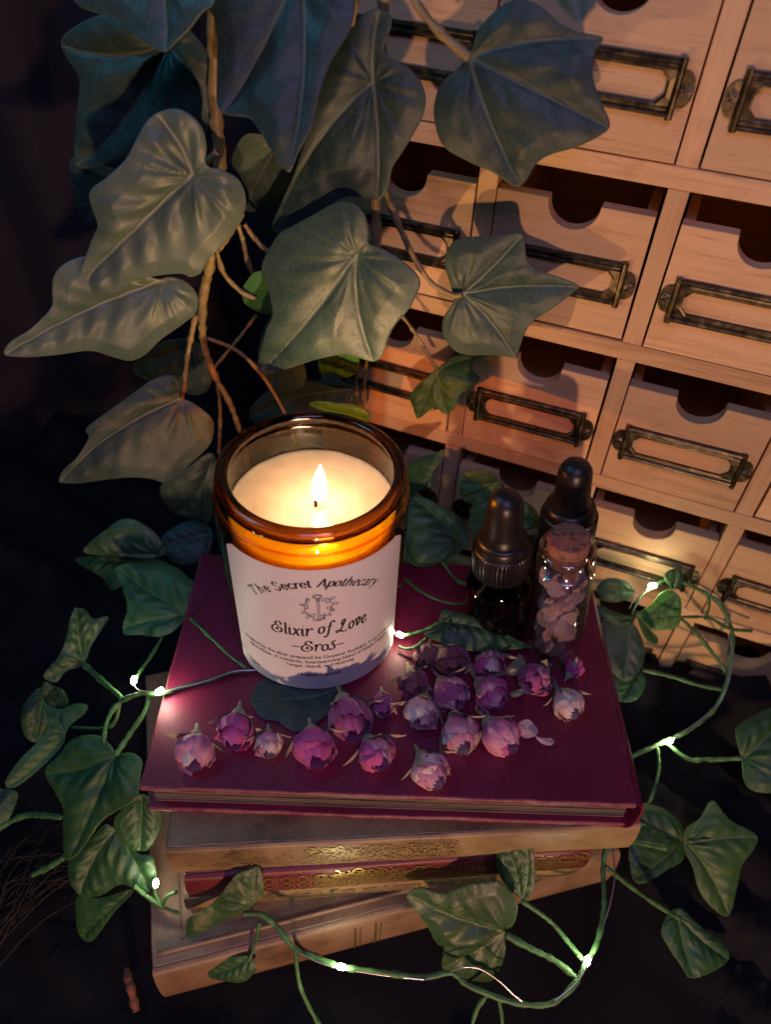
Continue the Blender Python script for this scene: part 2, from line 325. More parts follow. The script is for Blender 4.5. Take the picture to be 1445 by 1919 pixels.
def tube(pts, rad, sides=8, per=6, jitter=0.0):
    P = catmull(pts, per); n = len(P); V, F = [], []
    up = Vector((0.3, 0.2, 1)).normalized()
    for i, p in enumerate(P):
        t = (P[min(i + 1, n - 1)] - P[max(i - 1, 0)]).normalized()
        a = t.cross(up)
        if a.length < 1e-3: a = t.cross(Vector((1, 0, 0)))
        a.normalize(); b = t.cross(a)
        q = i / max(1, n - 1); r_ = (rad[0] + (rad[1] - rad[0]) * q) if isinstance(rad, (tuple, list)) else rad
        r_ *= 1 + jitter * (noise.noise(p * 0.35) + 0.5 * noise.noise(p * 1.1))
        for k in range(sides):
            an = 2 * math.pi * k / sides; V.append(p + (a * math.cos(an) + b * math.sin(an)) * r_)
    for i in range(n - 1):
        for k in range(sides):
            k2 = (k + 1) % sides; F.append((i * sides + k, i * sides + k2, (i + 1) * sides + k2, (i + 1) * sides + k))
    F.append(tuple(range(sides))[::-1]); F.append(tuple((n - 1) * sides + k for k in range(sides)))
    return V, F

# ------------------------------------------------------------------ ivy leaves: outline on a tilted plane, relief from veins, real thickness
def leaf(parent, outline, base, point, normal, material, relief=0.04, curl=0.06, thick=0.45, ripple=0.18, cup=0.0, pleat=0.0065, seed=0, dense=48, jag=0.0):
    n = Vector(normal).normalized(); p0 = Vector(point)
    ax = Vector((0, 0, 1)).cross(n)
    if ax.length < 0.1: ax = Vector((1, 0, 0)).cross(n)
    ax.normalize(); ay = n.cross(ax)
    to2 = lambda q: Vector(((on_plane(q[0], q[1], p0, n) - p0).dot(ax), (on_plane(q[0], q[1], p0, n) - p0).dot(ay)))
    ol = [to2(q) for q in outline]; b2 = to2(base)
    sm = [Vector((v.x, v.y)) for v in catmull([(v.x, v.y, 0) for v in ol], 6, True)]
    area = abs(sum(sm[i - 1].x * sm[i].y - sm[i].x * sm[i - 1].y for i in range(len(sm)))) / 2; L = math.sqrt(area)
    # resample the outline evenly
    per = [0]
    for i in range(len(sm)): per.append(per[-1] + (sm[(i + 1) % len(sm)] - sm[i]).length)
    step = L / dense; cnt = max(24, int(per[-1] / step)); rs = []; j = 0
    for k in range(cnt):
        d = per[-1] * k / cnt
        while per[j + 1] < d: j += 1
        t = (d - per[j]) / max(1e-9, per[j + 1] - per[j]); p = sm[j].lerp(sm[(j + 1) % len(sm)], t)
        if jag: p = p + (p - b2).normalized() * (L * jag * random.uniform(-1, 1))
        rs.append(p)
    # vein tips: bumps of the distance from the base along the outline
    D = [(p - b2).length for p in rs]; tips = []
    w = max(3, cnt // 24)
    for k in range(cnt):
        if all(D[k] >= D[(k + q) % cnt] for q in range(-w, w + 1)) and D[k] > 0.30 * L: tips.append(rs[k])
    RSA = np.array([(p.x, p.y) for p in rs]); RSB = np.roll(RSA, 1, 0)
    mn, mxx = RSA.min(0), RSA.max(0)
    gy_ = np.arange(mn[1], mxx[1], step * 0.87); C_ = []
    for row, yy in enumerate(gy_):
        xs_ = np.arange(mn[0] + (step / 2 if row % 2 else 0), mxx[0], step); C_.append(np.stack([xs_, np.full_like(xs_, yy)], 1))
    C_ = np.concatenate(C_)
    cr_ = (RSA[:, 1][None] > C_[:, 1:2]) != (RSB[:, 1][None] > C_[:, 1:2])
    with np.errstate(divide='ignore', invalid='ignore'):
        xi = (RSB[:, 0] - RSA[:, 0])[None] * (C_[:, 1:2] - RSA[:, 1][None]) / (RSB[:, 1] - RSA[:, 1])[None] + RSA[:, 0][None]
    ins_ = ((cr_ & (C_[:, 0:1] < xi)).sum(1) % 2) == 1; C_ = C_[ins_]
    if len(C_): C_ = C_[((C_[:, None] - RSA[None]) ** 2).sum(2).min(1) > (0.55 * step) ** 2]
    pts = list(rs) + [Vector((float(a), float(b))) for a, b in C_]
    res = delaunay_2d_cdt(pts, [], [list(range(cnt))], 1, 1e-6)
    vs, fs = res[0], res[2]
    rnd = random.Random(seed + len(outline) * 13); ph = rnd.uniform(0, 6)
    Q = np.array([(p[0], p[1]) for p in vs]); B = np.array((b2.x, b2.y))
    best = np.full(len(Q), 1e9); along = np.zeros(len(Q)); side = np.ones(len(Q)); vi = np.zeros(len(Q))
    for i, t in enumerate(tips):
        e = np.array((t.x, t.y)) - B; l2 = np.hypot(*e); eu = e / l2; en = np.array((-eu[1], eu[0]))
        a_ = (Q - B) @ eu; c_ = (Q - B) @ en
        uu = np.clip(a_ / l2, 0, 1); bow = rnd.uniform(-.07, .07) * l2
        c_ = c_ - bow * 4 * uu * (1 - uu)
        dd = np.hypot(c_, a_ - uu * l2); k = dd < best
        best = np.where(k, dd, best); along = np.where(k, uu * l2, along); side = np.where(k, np.sign(c_), side); vi = np.where(k, i, vi)
    de = np.concatenate([np.sqrt(((q_[:, None] - RSA[None]) ** 2).sum(2).min(1)) for q_ in np.array_split(Q, max(1, len(Q) // 1500 + 1))])
    rr = np.hypot(*(Q - B).T) / L
    edge = np.minimum(1, de / (0.18 * L) + 0.25)
    h = relief * L * (1 - np.exp(-(best / (0.10 * L)) ** 2)) * edge
    h -= 0.016 * L * np.exp(-(best / (0.018 * L)) ** 2) * np.minimum(1, de / (.08 * L))
    h += ripple * relief * 0.55 * L * np.sin(2 * math.pi * (along - 0.9 * best) / (0.26 * L) + side * 0.7 + vi + ph) * np.exp(-((best - 0.13 * L) / (0.13 * L)) ** 2) * np.minimum(1, de / (0.1 * L))
    nz_ = np.array([noise.noise(Vector((x / L * 1.6, y / L * 1.6, seed * 3.1))) + .35 * noise.noise(Vector((x / L * 4.5, y / L * 4.5, seed * 1.3))) for x, y in Q])
    h += 0.045 * L * nz_ - curl * L * rr * rr + cup * L * (1 - np.minimum(1, de / (0.35 * L))) ** 2 - 0.02 * L * np.exp(-(rr / 0.1) ** 2)
    an_ = np.arctan2(Q[:, 1] - B[1], Q[:, 0] - B[0])
    h += pleat * L * (np.sin(11 * an_ + ph) + .6 * np.sin(19 * an_ + 2 * ph)) * np.exp(-(rr / 0.42) ** 2) * np.minimum(1, rr / .08) * np.minimum(1, de / (.12 * L))
    lw = 0.011 * L * (1.3 - 0.9 * np.minimum(1, along / L)); A = np.exp(-(best / lw) ** 2)
    br = np.abs(np.sin(math.pi * (along - 0.8 * best) / (0.19 * L) + side * 0.4 + vi))
    A = np.maximum(A, 0.55 * np.maximum(0, 1 - br / 0.085) * np.exp(-best / (0.22 * L))); A = np.maximum(A, .55 * (de < .3 * step)); A = A.tolist()
    V = [p0 + ax * float(x) + ay * float(y) + n * float(z) for (x, y), z in zip(Q, h)]
    nv = len(V); F = [tuple(f) for f in fs]
    if F:
        a, b, c = F[0][:3]
        if (V[b] - V[a]).cross(V[c] - V[a]).dot(n) < 0: F = [f[::-1] for f in F]
    cntE = {}
    for f in F:
        for i in range(len(f)):
            k = (f[i], f[(i + 1) % len(f)]); cntE[k] = 1
    bd = [k for k in cntE if (k[1], k[0]) not in cntE]
    V2 = [v - n * thick for v in V]
    Fb = [tuple(i + nv for i in f[::-1]) for f in F]; Fs = [(k[1], k[0], k[0] + nv, k[1] + nv) for k in bd]
    return build('leaf', V + V2, F + Fb + Fs, material, parent, smooth=True, attr=A + [x * 0.6 for x in A])

def px(pts, off, fn): return [fn(x, y, off) for x, y in pts]

# ================================================================== SETTING
TZ = -108.0
def sm01(t): t = max(0, min(1, t)); return t * t * (3 - 2 * t)
def cloth_h(x, y):
    h = 0
    # folds everywhere, growing away from the books
    dx = max(0, abs(x - 40) - 105); dy = max(0, abs(y + 40) - 80); d = math.hypot(dx, dy)
    k = sm01(d / 50)
    p = Vector((x * 0.010, y * 0.010, 0.3))
    h += k * (9 * abs(noise.noise(p * 1.3)) + 10 * max(0, math.sin(x * 0.075 + y * 0.105 + 3.5 * noise.noise(p))) ** 3 + 5 * max(0, math.sin(-x * 0.11 + y * 0.06 + 4 * noise.noise(p * 1.4))) ** 4)
    # a ridge bunched up along the cabinet foot on the right
    s = (Vector((x, y, 0)) - Vector((CABO.x, CABO.y, 0))).dot(CN)
    h += 34 * math.exp(-((s - 14) / 20) ** 2) * sm01((x - 118) / 50) * (1 + 0.25 * math.sin(x * 0.09))
    # one long fold running out from under the books on the right
    fx = (x - 165) * 0.55 + (y + 25) * 0.83
    h += 27 * math.exp(-(fx / 12) ** 2) * sm01((x - 138) / 30) + 20 * math.exp(-((fx + 30) / 9) ** 2) * sm01((x - 140) / 30) + 16 * math.exp(-((fx - 27) / 8) ** 2) * sm01((x - 145) / 30)
    return h * 1.0
gx = [-620 + i * 7.0 for i in range(180)]; gy = [-560 + i * 7.0 for i in range(130)]
V = [(x, y, TZ - 0.6 + cloth_h(x, y)) for y in gy for x in gx]; nx = len(gx)
F = [(j * nx + i, j * nx + i + 1, (j + 1) * nx + i + 1, (j + 1) * nx + i) for j in range(len(gy) - 1) for i in range(nx - 1)]
o = build('table_cloth', V, F, CLOTH, smooth=True); o['kind'] = 'structure'
V, F = [], []; n1 = 160; n2 = 24
for j in range(n2):
    z = TZ - 5 + j * 28
    for i in range(n1):
        x = -620 + i * 5.2
        V.append((x, 252 + 12 * math.sin(x * 0.075 + 0.6 * math.sin(z * 0.012)) + 10 * noise.noise(Vector((x * 0.02, z * 0.006, 2))), z))
F = [(j * n1 + i, (j + 1) * n1 + i, (j + 1) * n1 + i + 1, j * n1 + i + 1) for j in range(n2 - 1) for i in range(n1 - 1)]
o = build('backdrop_curtain', V, F, CURTAIN, smooth=True); o['kind'] = 'structure'

# ================================================================== CABINET OF DRAWERS
cab = thing('apothecary_cabinet', 'pale wooden apothecary cabinet of small drawers with brass label frames', 'cabinet', (CABO.x, CABO.y, TZ), CYAW)
CW, RH, RAIL, DIV = 68.985, 69.871, 7.66, 7.518; Z1 = CABO.z - TZ; DEPTH = 105
def part(name, vf, m_, par, bev=0.0, smooth=False):
    o = build(name, vf[0], vf[1], m_, par, local=True, smooth=smooth)
    if bev: bevel(o, bev)
    return o
for k in range(0, 6):
    zc = Z1 - (k - 1) * RH
    part('rail', box(-2 * CW + DIV / 2, 2 * CW - DIV / 2, 0, DEPTH, max(0.2, zc - RAIL / 2), zc + RAIL / 2), WOOD_H, cab, 0.5)
for v in (-1, 3):
    x = (v - 1) * CW
    part('side_panel', box(x - DIV / 2, x + DIV / 2, -0.2, DEPTH, 0, Z1 + RH + RAIL / 2), WOOD_V, cab, 0.5)
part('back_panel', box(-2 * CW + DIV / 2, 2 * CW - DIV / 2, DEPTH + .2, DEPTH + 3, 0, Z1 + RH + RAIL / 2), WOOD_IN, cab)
for v in (0, 1, 2):
    for k in range(0, 5):
        x = (v - 1) * CW; zt = Z1 - (k - 1) * RH - RAIL / 2; zb = zt - (RH - RAIL)
        part('divider', box(x - DIV / 2, x + DIV / 2, 0.25, DEPTH - 2, zb + 0.05, zt - 0.05), WOOD_V, cab, 0.4)
# drawer front with a finger notch, and the tray behind it (drawer origin: bottom centre of the opening, front face at y=0)
OW, OH = CW - DIV, RH - RAIL; PW = OW - 1.5; PH = OH - 11.2; NR = 9.8
def notch_outline():
    pts = [(-PW / 2, 0.4), (PW / 2, 0.4), (PW / 2, PH)]
    pts += [(NR * 1.02, PH)]
    for i in range(1, 16):
        a = math.pi * i / 16; pts.append((NR * math.cos(a), PH - 1.2 - NR * 0.92 * math.sin(a)))
    pts += [(-NR * 1.02, PH), (-PW / 2, PH)]; return pts
no = notch_outline(); n = len(no)
def drawer_mesh():
    bm = bmesh.new()
    f_ = [bm.verts.new((x * S, 0, z * S)) for x, z in no]; bm.faces.new(f_)
    r_ = bmesh.ops.extrude_face_region(bm, geom=bm.faces[:]); bmesh.ops.translate(bm, vec=(0, 6.2 * S, 0), verts=[e for e in r_['geom'] if isinstance(e, bmesh.types.BMVert)])
    bmesh.ops.recalc_face_normals(bm, faces=bm.faces[:])
    for b_ in (box(-PW / 2 + .4, -PW / 2 + 4.5, 6.2, DEPTH - 8, 0.5, PH - 3), box(PW / 2 - 4.5, PW / 2 - .4, 6.2, DEPTH - 8, 0.5, PH - 3), box(-PW / 2 + 4.5, PW / 2 - 4.5, DEPTH - 12, DEPTH - 8, 0.5, PH - 3), box(-PW / 2 + 4.5, PW / 2 - 4.5, 6.2, DEPTH - 12, 0.5, 3.0)):
        vs = [bm.verts.new(Vector(v) * S) for v in b_[0]]
        for q in b_[1]: bm.faces.new([vs[i] for i in q])
    me = bpy.data.meshes.new('drawer'); bm.to_mesh(me); bm.free(); me.materials.append(WOOD_H); return me
DM = drawer_mesh()
# antique label frame: chamfered window, raised border, round screw ears
def holder_mesh():
    w, h, ww, wh, ch = 25.6, 8.6, 21.0, 4.7, 2.6
    win = [(-ww + ch, -wh), (ww - ch, -wh), (ww, -wh + ch), (ww, wh - ch), (ww - ch, wh), (-ww + ch, wh), (-ww, wh - ch), (-ww, -wh + ch)]
    out = [(-w + 3, -h), (w - 3, -h), (w, -h + 3), (w, h - 3), (w - 3, h), (-w + 3, h), (-w, h - 3), (-w, -h + 3)]
    out = [(-w + 4, -h), (w - 4, -h), (w, -h + 3.5), (w, h - 3.5), (w - 4, h), (-w + 4, h), (-w, h - 3.5), (-w, -h + 3.5)]
    parts = []
    lip = [(x * 1.035, z * 1.12) for x, z in win]
    rings = [(win, -0.2), (win, -1.7), (lip, -1.9), (out, -1.3), (out, -0.2)]
    V, F = [], []
    for r_, y in rings: V += [(x, y, z) for x, z in r_]
    for a in range(4):
        for i in range(8): F.append((a * 8 + i, a * 8 + (i + 1) % 8, a * 8 + 8 + (i + 1) % 8, a * 8 + 8 + i))
    # square the corners
    for sx in (-1, 1):
        for sz in (-1, 1):
            t = [(sx * w, -1.3, sz * (h - 3.5)), (sx * w, -1.3, sz * h), (sx * (w - 4), -1.3, sz * h), (sx * w, -.2, sz * (h - 3.5)), (sx * w, -.2, sz * h), (sx * (w - 4), -.2, sz * h)]
            k = len(V); V += t; F += [(k, k + 1, k + 2), (k, k + 3, k + 4, k + 1), (k + 1, k + 4, k + 5, k + 2)]
    parts.append((V, F))
    # raised top and bottom borders (half round) and the folded end bars
    def bar(p, q, rad, ny=7):
        p, q = Vector(p), Vector(q); d = (q - p).normalized(); s_ = d.cross(Vector((0, 1, 0))); V = []
        for e in (p, q):
            for i in range(ny): a = math.pi * i / (ny - 1); V.append(e + s_ * math.cos(a) * rad + Vector((0, -math.sin(a) * rad * 1.15, 0)))
        return V, [(i, i + 1, ny + i + 1, ny + i) for i in range(ny - 1)] + [tuple(range(ny)), tuple(range(ny, 2 * ny))[::-1]]
    for sz in (-1, 1):
        parts.append(bar((-w + .4, -1.2, sz * (h - .9)), (w - .4, -1.2, sz * (h - .9)), 1.0)); parts.append(bar((-w + 2.4, -1.5, sz * (wh + 1.0)), (w - 2.4, -1.5, sz * (wh + 1.0)), .45))
    for sx in (-1, 1):
        parts.append(bar((sx * (w - 1.2), -1.3, -h - .5), (sx * (w - 1.2), -1.3, h + .5), 1.25))
        V = [(sx * (w + .3), -.9, 0)]; m_ = 14
        for i in range(m_ + 1): a = -math.pi / 2 + math.pi * i / m_; V.append((sx * (w + 4.4 * math.cos(a) ** .8 if math.cos(a) > 0 else sx * w), -1.0, 5.6 * math.sin(a)))
        V = [(sx * (w - .2), -1.0, 0)] + [(sx * (w + 4.4 * max(0, math.cos(-math.pi / 2 + math.pi * i / m_)) ** .75), -1.0, 5.6 * math.sin(-math.pi / 2 + math.pi * i / m_)) for i in range(m_ + 1)]
        k = len(V); V += [(x, -.1, z) for x, y, z in V]
        F = [(0, i, i + 1) for i in range(1, m_ + 1)] + [(i, i + k, i + 1 + k, i + 1) for i in range(1, m_ + 1)]
        parts.append((V, F))
    V, F = merge(*parts); me = bpy.data.meshes.new('label_holder'); me.from_pydata([(Vector(v) * S)[:] for v in V], [], F)
    bm = bmesh.new(); bm.from_mesh(me); bmesh.ops.recalc_face_normals(bm, faces=bm.faces[:]); bm.to_mesh(me); bm.free(); me.materials.append(BRASS); return me
def screw_mesh():
    V, F = [], []
    parts = [lathe([(0, -0.25), (2.0, -0.25), (2.2, 0.0), (2.2, 0.6)], 20)]
    parts = [([(x, z, y) for x, y, z in parts[0][0]], parts[0][1])]
    for q in range(4):
        pts = [(0.32, 0.32)]
        for i in range(6):
            a = R(12 + 66 * i / 5); pts.append((2.0 * math.cos(a), 2.0 * math.sin(a)))
        c, s_ = math.cos(q * math.pi / 2 + .5), math.sin(q * math.pi / 2 + .5)
        P = [(x * c - z * s_, x * s_ + z * c) for x, z in pts]; k = len(P)
        V = [(x, -.95 if i == 0 else -.62, z) for i, (x, z) in enumerate(P)] + [(x, -.2, z) for x, z in P]
        F = [tuple(range(k))] + [(i, (i + 1) % k, k + (i + 1) % k, k + i) for i in range(k)]
        parts.append((V, F))
    V, F = merge(*parts); me = bpy.data.meshes.new('screw'); me.from_pydata([(Vector(v) * S)[:] for v in V], [], F)
    bm = bmesh.new(); bm.from_mesh(me); bmesh.ops.recalc_face_normals(bm, faces=bm.faces[:]); bm.to_mesh(me); bm.free(); me.materials.append(SCREW); return me
HM, SM = holder_mesh(), screw_mesh()
def link(name, me, par, loc, rot=(0, 0, 0)):
    o = bpy.data.objects.new(name, me); COL.objects.link(o); o.parent = par; o.location = Vector(loc) * S; o.rotation_euler = rot; return o
rd = random.Random(3)
for c in range(4):
    for k in range(5):
        x = (c - 1.5) * CW; zb = Z1 - k * RH + RAIL / 2
        d = link('drawer', DM, cab, (x + rd.uniform(-.35, .35), 0.3 + rd.uniform(-1.3, 0.9), zb + rd.uniform(0, .3)), (0, R(rd.uniform(-.3, .3)), R(rd.uniform(-.5, .5)))); bevel(d, 0.35)
        link('label_holder', HM, d, (rd.uniform(-.3, .3), 0.1, 23.2 + rd.uniform(-.4, .4)), (0, R(rd.uniform(-.8, .8)), 0))
        for sx in (-1, 1): link('screw', SM, d, (sx * 27.4, -0.75, 23.2 + rd.uniform(-.3, .3)), (0, rd.uniform(0, 1.5), 0))

# ================================================================== BOOKS
def book(name, label, corner, yaw, w, d, z1, z0, mats, front, board=2.6, over=3.0, bulge=3.5):
    """corner: front left corner of the boards; front is 'pages' or 'spine'"""
    t = thing(name, label, 'book', (corner[0], corner[1], z0), yaw); h = z1 - z0
    cover, spine_m, page_m = mats
    g = random.Random(len(label)); AT = []
    us = [0, 1.3 / w] + [i / 22 for i in range(1, 22)] + [1 - 1.3 / w, 1]; vs_ = [0, 1.3 / d] + [i / 14 for i in range(1, 14)] + [1 - 1.3 / d, 1]
    def slab(z0_, z1_):
        AT.clear(); V, F = [], []; nx_, ny_ = len(us) - 1, len(vs_) - 1
        for s_, zz in ((0, z0_), (1, z1_)):
            for j in range(ny_ + 1):
                for i in range(nx_ + 1):
                    u, v = us[i], vs_[j]; rub = 1.0 if i in (0, nx_) or j in (0, ny_) else 0.0; AT.append(rub)
                    x = w * u + (g.uniform(-.35, .35) if i in (0, nx_) else 0); y = d * v + (g.uniform(-.3, .3) if j in (0, ny_) else 0)
                    wr = 0.25 * noise.noise(Vector((x * .02, y * .02, z0))) if s_ else 0
                    V.append((x, y, zz + wr))
        m_ = (nx_ + 1) * (ny_ + 1); I = lambda i, j: j * (nx_ + 1) + i
        for j in range(ny_):
            for i in range(nx_):
                F.append((m_ + I(i, j), m_ + I(i + 1, j), m_ + I(i + 1, j + 1), m_ + I(i, j + 1))); F.append((I(i, j), I(i, j + 1), I(i + 1, j + 1), I(i + 1, j)))
        for i in range(nx_): F += [(I(i, 0), I(i + 1, 0), m_ + I(i + 1, 0), m_ + I(i, 0)), (I(i + 1, ny_), I(i, ny_), m_ + I(i, ny_), m_ + I(i + 1, ny_))]
        for j in range(ny_): F += [(I(0, j + 1), I(0, j), m_ + I(0, j), m_ + I(0, j + 1)), (I(nx_, j), I(nx_, j + 1), m_ + I(nx_, j + 1), m_ + I(nx_, j))]
        return V, F
    for za, zb2 in ((h - board, h), (0, board)):
        vf = slab(za, zb2); o = build('cover', vf[0], vf[1], cover, t, local=True, smooth=True, attr=list(AT)); bevel(o, 0.7); sharp(o)
    # page block of many uneven gatherings
    pb = []; lay = 34; zz0 = board + .05; zz1 = h - board - .05
    y0 = over if front == 'pages' else 1.0
    for i in range(lay):
        a = zz0 + (zz1 - zz0) * i / lay; b = zz0 + (zz1 - zz0) * (i + 1) / lay
        e = g.uniform(-.55, .55) + 1.2 * noise.noise(Vector((i * .22, h, 0))); pb.append(box(over + g.uniform(-.5, .5), w - (1 if front == 'pages' else over) + g.uniform(-.4, .4), y0 + e, d - over + g.uniform(-.5, .5), a, b + .02 * (i % 2)))
    part('page_block', merge(*pb), page_m, t)
    # spine
    nseg = 12; V, F = [], []; nl = 40
    for i in range(nl + 1):
        u = i / nl
        for j in range(nseg + 1):
            q = j / nseg; a = math.pi * (q - .5)
            yb = -bulge * math.cos(a) ** .6 if math.cos(a) > 0 else 0
            zz = h * (0.5 + 0.5 * math.sin(a))
            if front == 'spine': V.append((w * u + g.uniform(-.1, .1), yb + .15 * noise.noise(Vector((u * 14, q * 3, h))), zz))
            else: V.append((w - yb, d * u, zz))
    n_ = nseg + 1
    for i in range(nl):
        for j in range(nseg): F.append((i * n_ + j, (i + 1) * n_ + j, (i + 1) * n_ + j + 1, i * n_ + j + 1))
    m_ = len(V); V += [(x, y + 1.0, z) if front == 'spine' else (x - 1.0, y, z) for x, y, z in V]
    F += [tuple(m_ + i for i in f[::-1]) for f in F]
    for e in (0, nl):
        for j in range(nseg): F.append((e * n_ + j, e * n_ + j + 1, m_ + e * n_ + j + 1, m_ + e * n_ + j))
    sp = part('spine', (V, F), spine_m, t, 0, True); sharp(sp, 60)
    return t, sp, h
b1, s1, h1 = book('book', 'maroon cloth book on top of the stack, under the candle', (-57.1, -80.6), R(1.2), 184.4, 116, 0, -19.5, (MAROON, MAROON, PAGES), 'pages')
b2, s2, h2 = book('book', 'cream vellum book with gilt spine directly beneath the maroon book', (-47, -94), R(6.2), 182, 118, -20, -41, (VELLUM, VELLUM, PAGES), 'spine', bulge=2.2)
b3, s3, h3 = book('book', 'dark red leather book with bright gilt spine, middle of the stack', (-43, -95.5), R(7.2), 164, 112, -41.4, -61.5, (REDLEATHER, REDLEATHER, PAGES), 'spine', bulge=3)
b4, s4, h4 = book('book', 'thin cream book with dark stamped spine between red and tan books', (-46, -96.5), R(7.8), 168, 114, -62, -74, (VELLUM, VELLUM, PAGES), 'spine', board=1.8, bulge=2)
b5, s5, h5 = book('book', 'large worn tan leather book at the bottom of the stack', (-55, -120), R(16.3), 205, 140, -74.6, TZ, (TANLEATHER, TANLEATHER, PAGES), 'spine', bulge=4)
# ---- strokes on a surface: flat ribbons with a broad-nib width
def ribbon(pts, wfun, lift, surf, per=5, smooth=True):
    P = catmull([(p[0], p[1], 0) for p in pts], per) if (smooth and len(pts) > 2) else [Vector((p[0], p[1], 0)) for p in pts]
    if len(P) == 2: P = [P[0].lerp(P[1], i / 4) for i in range(5)]
    V, F = [], []; n_ = len(P)
    for i, p in enumerate(P):
        t = (P[min(i + 1, n_ - 1)] - P[max(i - 1, 0)])
        if t.length < 1e-9: t = Vector((1, 0, 0))
        t.normalize(); w_ = wfun(t) / 2; nrm = Vector((-t.y, t.x, 0))
        for s_ in (1, -1): V.append(surf(p.x + nrm.x * w_ * s_, p.y + nrm.y * w_ * s_, lift))
    F = [(2 * i, 2 * i + 1, 2 * i + 3, 2 * i + 2) for i in range(n_ - 1)]
    return V, F
def spine_surf(h, bulge):
    def f(x, z, lift):
        q = max(-.98, min(.98, 2 * z / h - 1)); c = math.sqrt(1 - q * q)
        return (x, -bulge * c ** .6 - lift - .25, z)
    return f
cst = lambda w_: (lambda t: w_)
def ring(cx, cz, rx, rz, n_=10): return [(cx + rx * math.cos(2 * math.pi * i / n_), cz + rz * math.sin(2 * math.pi * i / n_)) for i in range(n_ + 1)]
def tooling(sp, h, bulge, x0, x1, kind, m_):
    sf = spine_surf(h, bulge); g = random.Random(int(x0 * 3 + h)); P = []; x = x0
    while x < x1:
        if kind == 'loops':
            for zc in (.28, .52, .76): P.append(ribbon(ring(x + 2, h * zc, 1.9, h * .10), cst(.75), .1, sf, 2))
            P.append(ribbon([(x + 5.0, h * .14), (x + 5.0, h * .86)], cst(.5), .1, sf)); x += 6.6 + g.uniform(-.4, .4)
        elif kind == 'scrolls':
            for q in range(11):
                cx, cz = x + g.uniform(0, 6), h * g.uniform(.2, .85); a = g.uniform(0, 6); s_ = g.uniform(.7, 1.3)
                P.append(ribbon([(cx + s_ * (0.3 + .32 * i) * math.cos(a + i * .8), cz + s_ * (0.3 + .28 * i) * math.sin(a + i * .8)) for i in range(8)], cst(g.uniform(.3, .65)), .1 + g.uniform(0, .05), sf, 3))
            x += 3.6
        elif kind == 'faint':
            zc = h * g.choice((.36, .52, .66)); s_ = g.uniform(1.0, 1.8)
            P.append(ribbon(ring(x, zc, s_ * .9, s_ * 1.1) if g.random() < .5 else [(x, zc - s_), (x + .4, zc), (x - .3, zc + s_)], cst(.42), .08, sf, 2)); x += g.uniform(3.2, 6)
        elif kind == 'stamp':
            P.append(ribbon([(x, h * .3), (x, h * .75)], cst(g.uniform(.8, 1.8)), .1, sf))
            P.append(ribbon([(x + 1, h * .3), (x + 3.6, h * .3)], cst(.9), .1, sf)); 
            if g.random() < .6: P.append(ribbon(ring(x + 2.4, h * .58, 1.2, h * .16), cst(.6), .1, sf, 2))
            x += 4.6 + g.uniform(-.5, .8)
        elif kind == 'bands':
            P.append(ribbon([(x, h * .12), (x, h * .88)], cst(1.1), .1, sf)); P.append(ribbon([(x + 2.2, h * .12), (x + 2.2, h * .88)], cst(.5), .1, sf)); x += 9
    V, F = merge(*P); o = build('gilt_tooling', V, F, m_, sp, local=True); return o
WORN = simple('rubbed_gilt', (0.46, 0.33, 0.15), 0.45, 0.5, 900, 0.4)
tooling(s2, h2, 2.2, 8, 56, 'faint', WORN); tooling(s2, h2, 2.2, 50, 104, 'scrolls', WORN); tooling(s2, h2, 2.2, 22, 50, 'faint', WORN)
tooling(s3, h3, 3, 24, 52, 'loops', GOLD); tooling(s3, h3, 3, 52, 90, 'scrolls', GOLD); tooling(s3, h3, 3, 51, 89, 'scrolls', GOLD); tooling(s3, h3, 3, 88, 158, 'scrolls', simple('tarnished_gilt', (0.34, 0.20, 0.07), 0.4, 0.8))
tooling(s4, h4, 2, 28, 150, 'stamp', TOOL_DARK)
tooling(s5, h5, 4, 30, 36, 'bands', GOLD); tooling(s5, h5, 4, 82, 100, 'bands', GOLD)
# spine ridge and panel groove lines on the large bottom book
V, F = merge(tube([(2, 5, h5 + .15), (70, 5, h5 + .3), (140, 5, h5 + .2), (203, 5, h5 + .1)], 1.0, 8, 10), tube([(12, 8, h5 - .1), (12, 60, h5 + .0), (12, 136, h5)], .55, 6, 8), tube([(17, 16, h5 - .1), (17, 80, h5 + .0), (17, 136, h5)], .4, 6, 8))
build('cover_ridge', V, F, TANLEATHER, b5, local=True, smooth=True)

# ================================================================== CANDLE
candle = thing('candle', 'lit candle in an amber glass jar with white printed label', 'candle', (0, 0, 0))
JR = 36.5
outer = [(0.01, 0.25), (32.5, 0.25), (35.2, 1.0), (36.3, 2.6), (JR, 4.5), (JR, 74), (36.4, 78.0), (35.9, 80.6), (35.2, 82.6), (34.6, 84.0), (34.4, 85.4)]
inner = [(31.4, 85.4), (31.7, 82), (31.8, 74), (31.8, 7), (30.5, 4.5), (0.01, 4.2)]
V, F = lathe(outer + inner, 96); jg = build('jar', V, F, AMBER, candle, local=True, smooth=True)
rimp = [(34.2, 85.5), (34.8, 86.2), (34.9, 87.4), (34.4, 88.9), (33.0, 89.9), (31.3, 90.1), (30.1, 89.5), (29.7, 88.3), (29.9, 86.9), (30.6, 86.0), (31.4, 85.5)]
rimp = [(p.x, p.y) for p in catmull([(a, b, 0) for a, b in rimp], 3, True)]
V, F = lathe(rimp, 96, closed=True); build('rim', V, F, RIMG, candle, local=True, smooth=True)
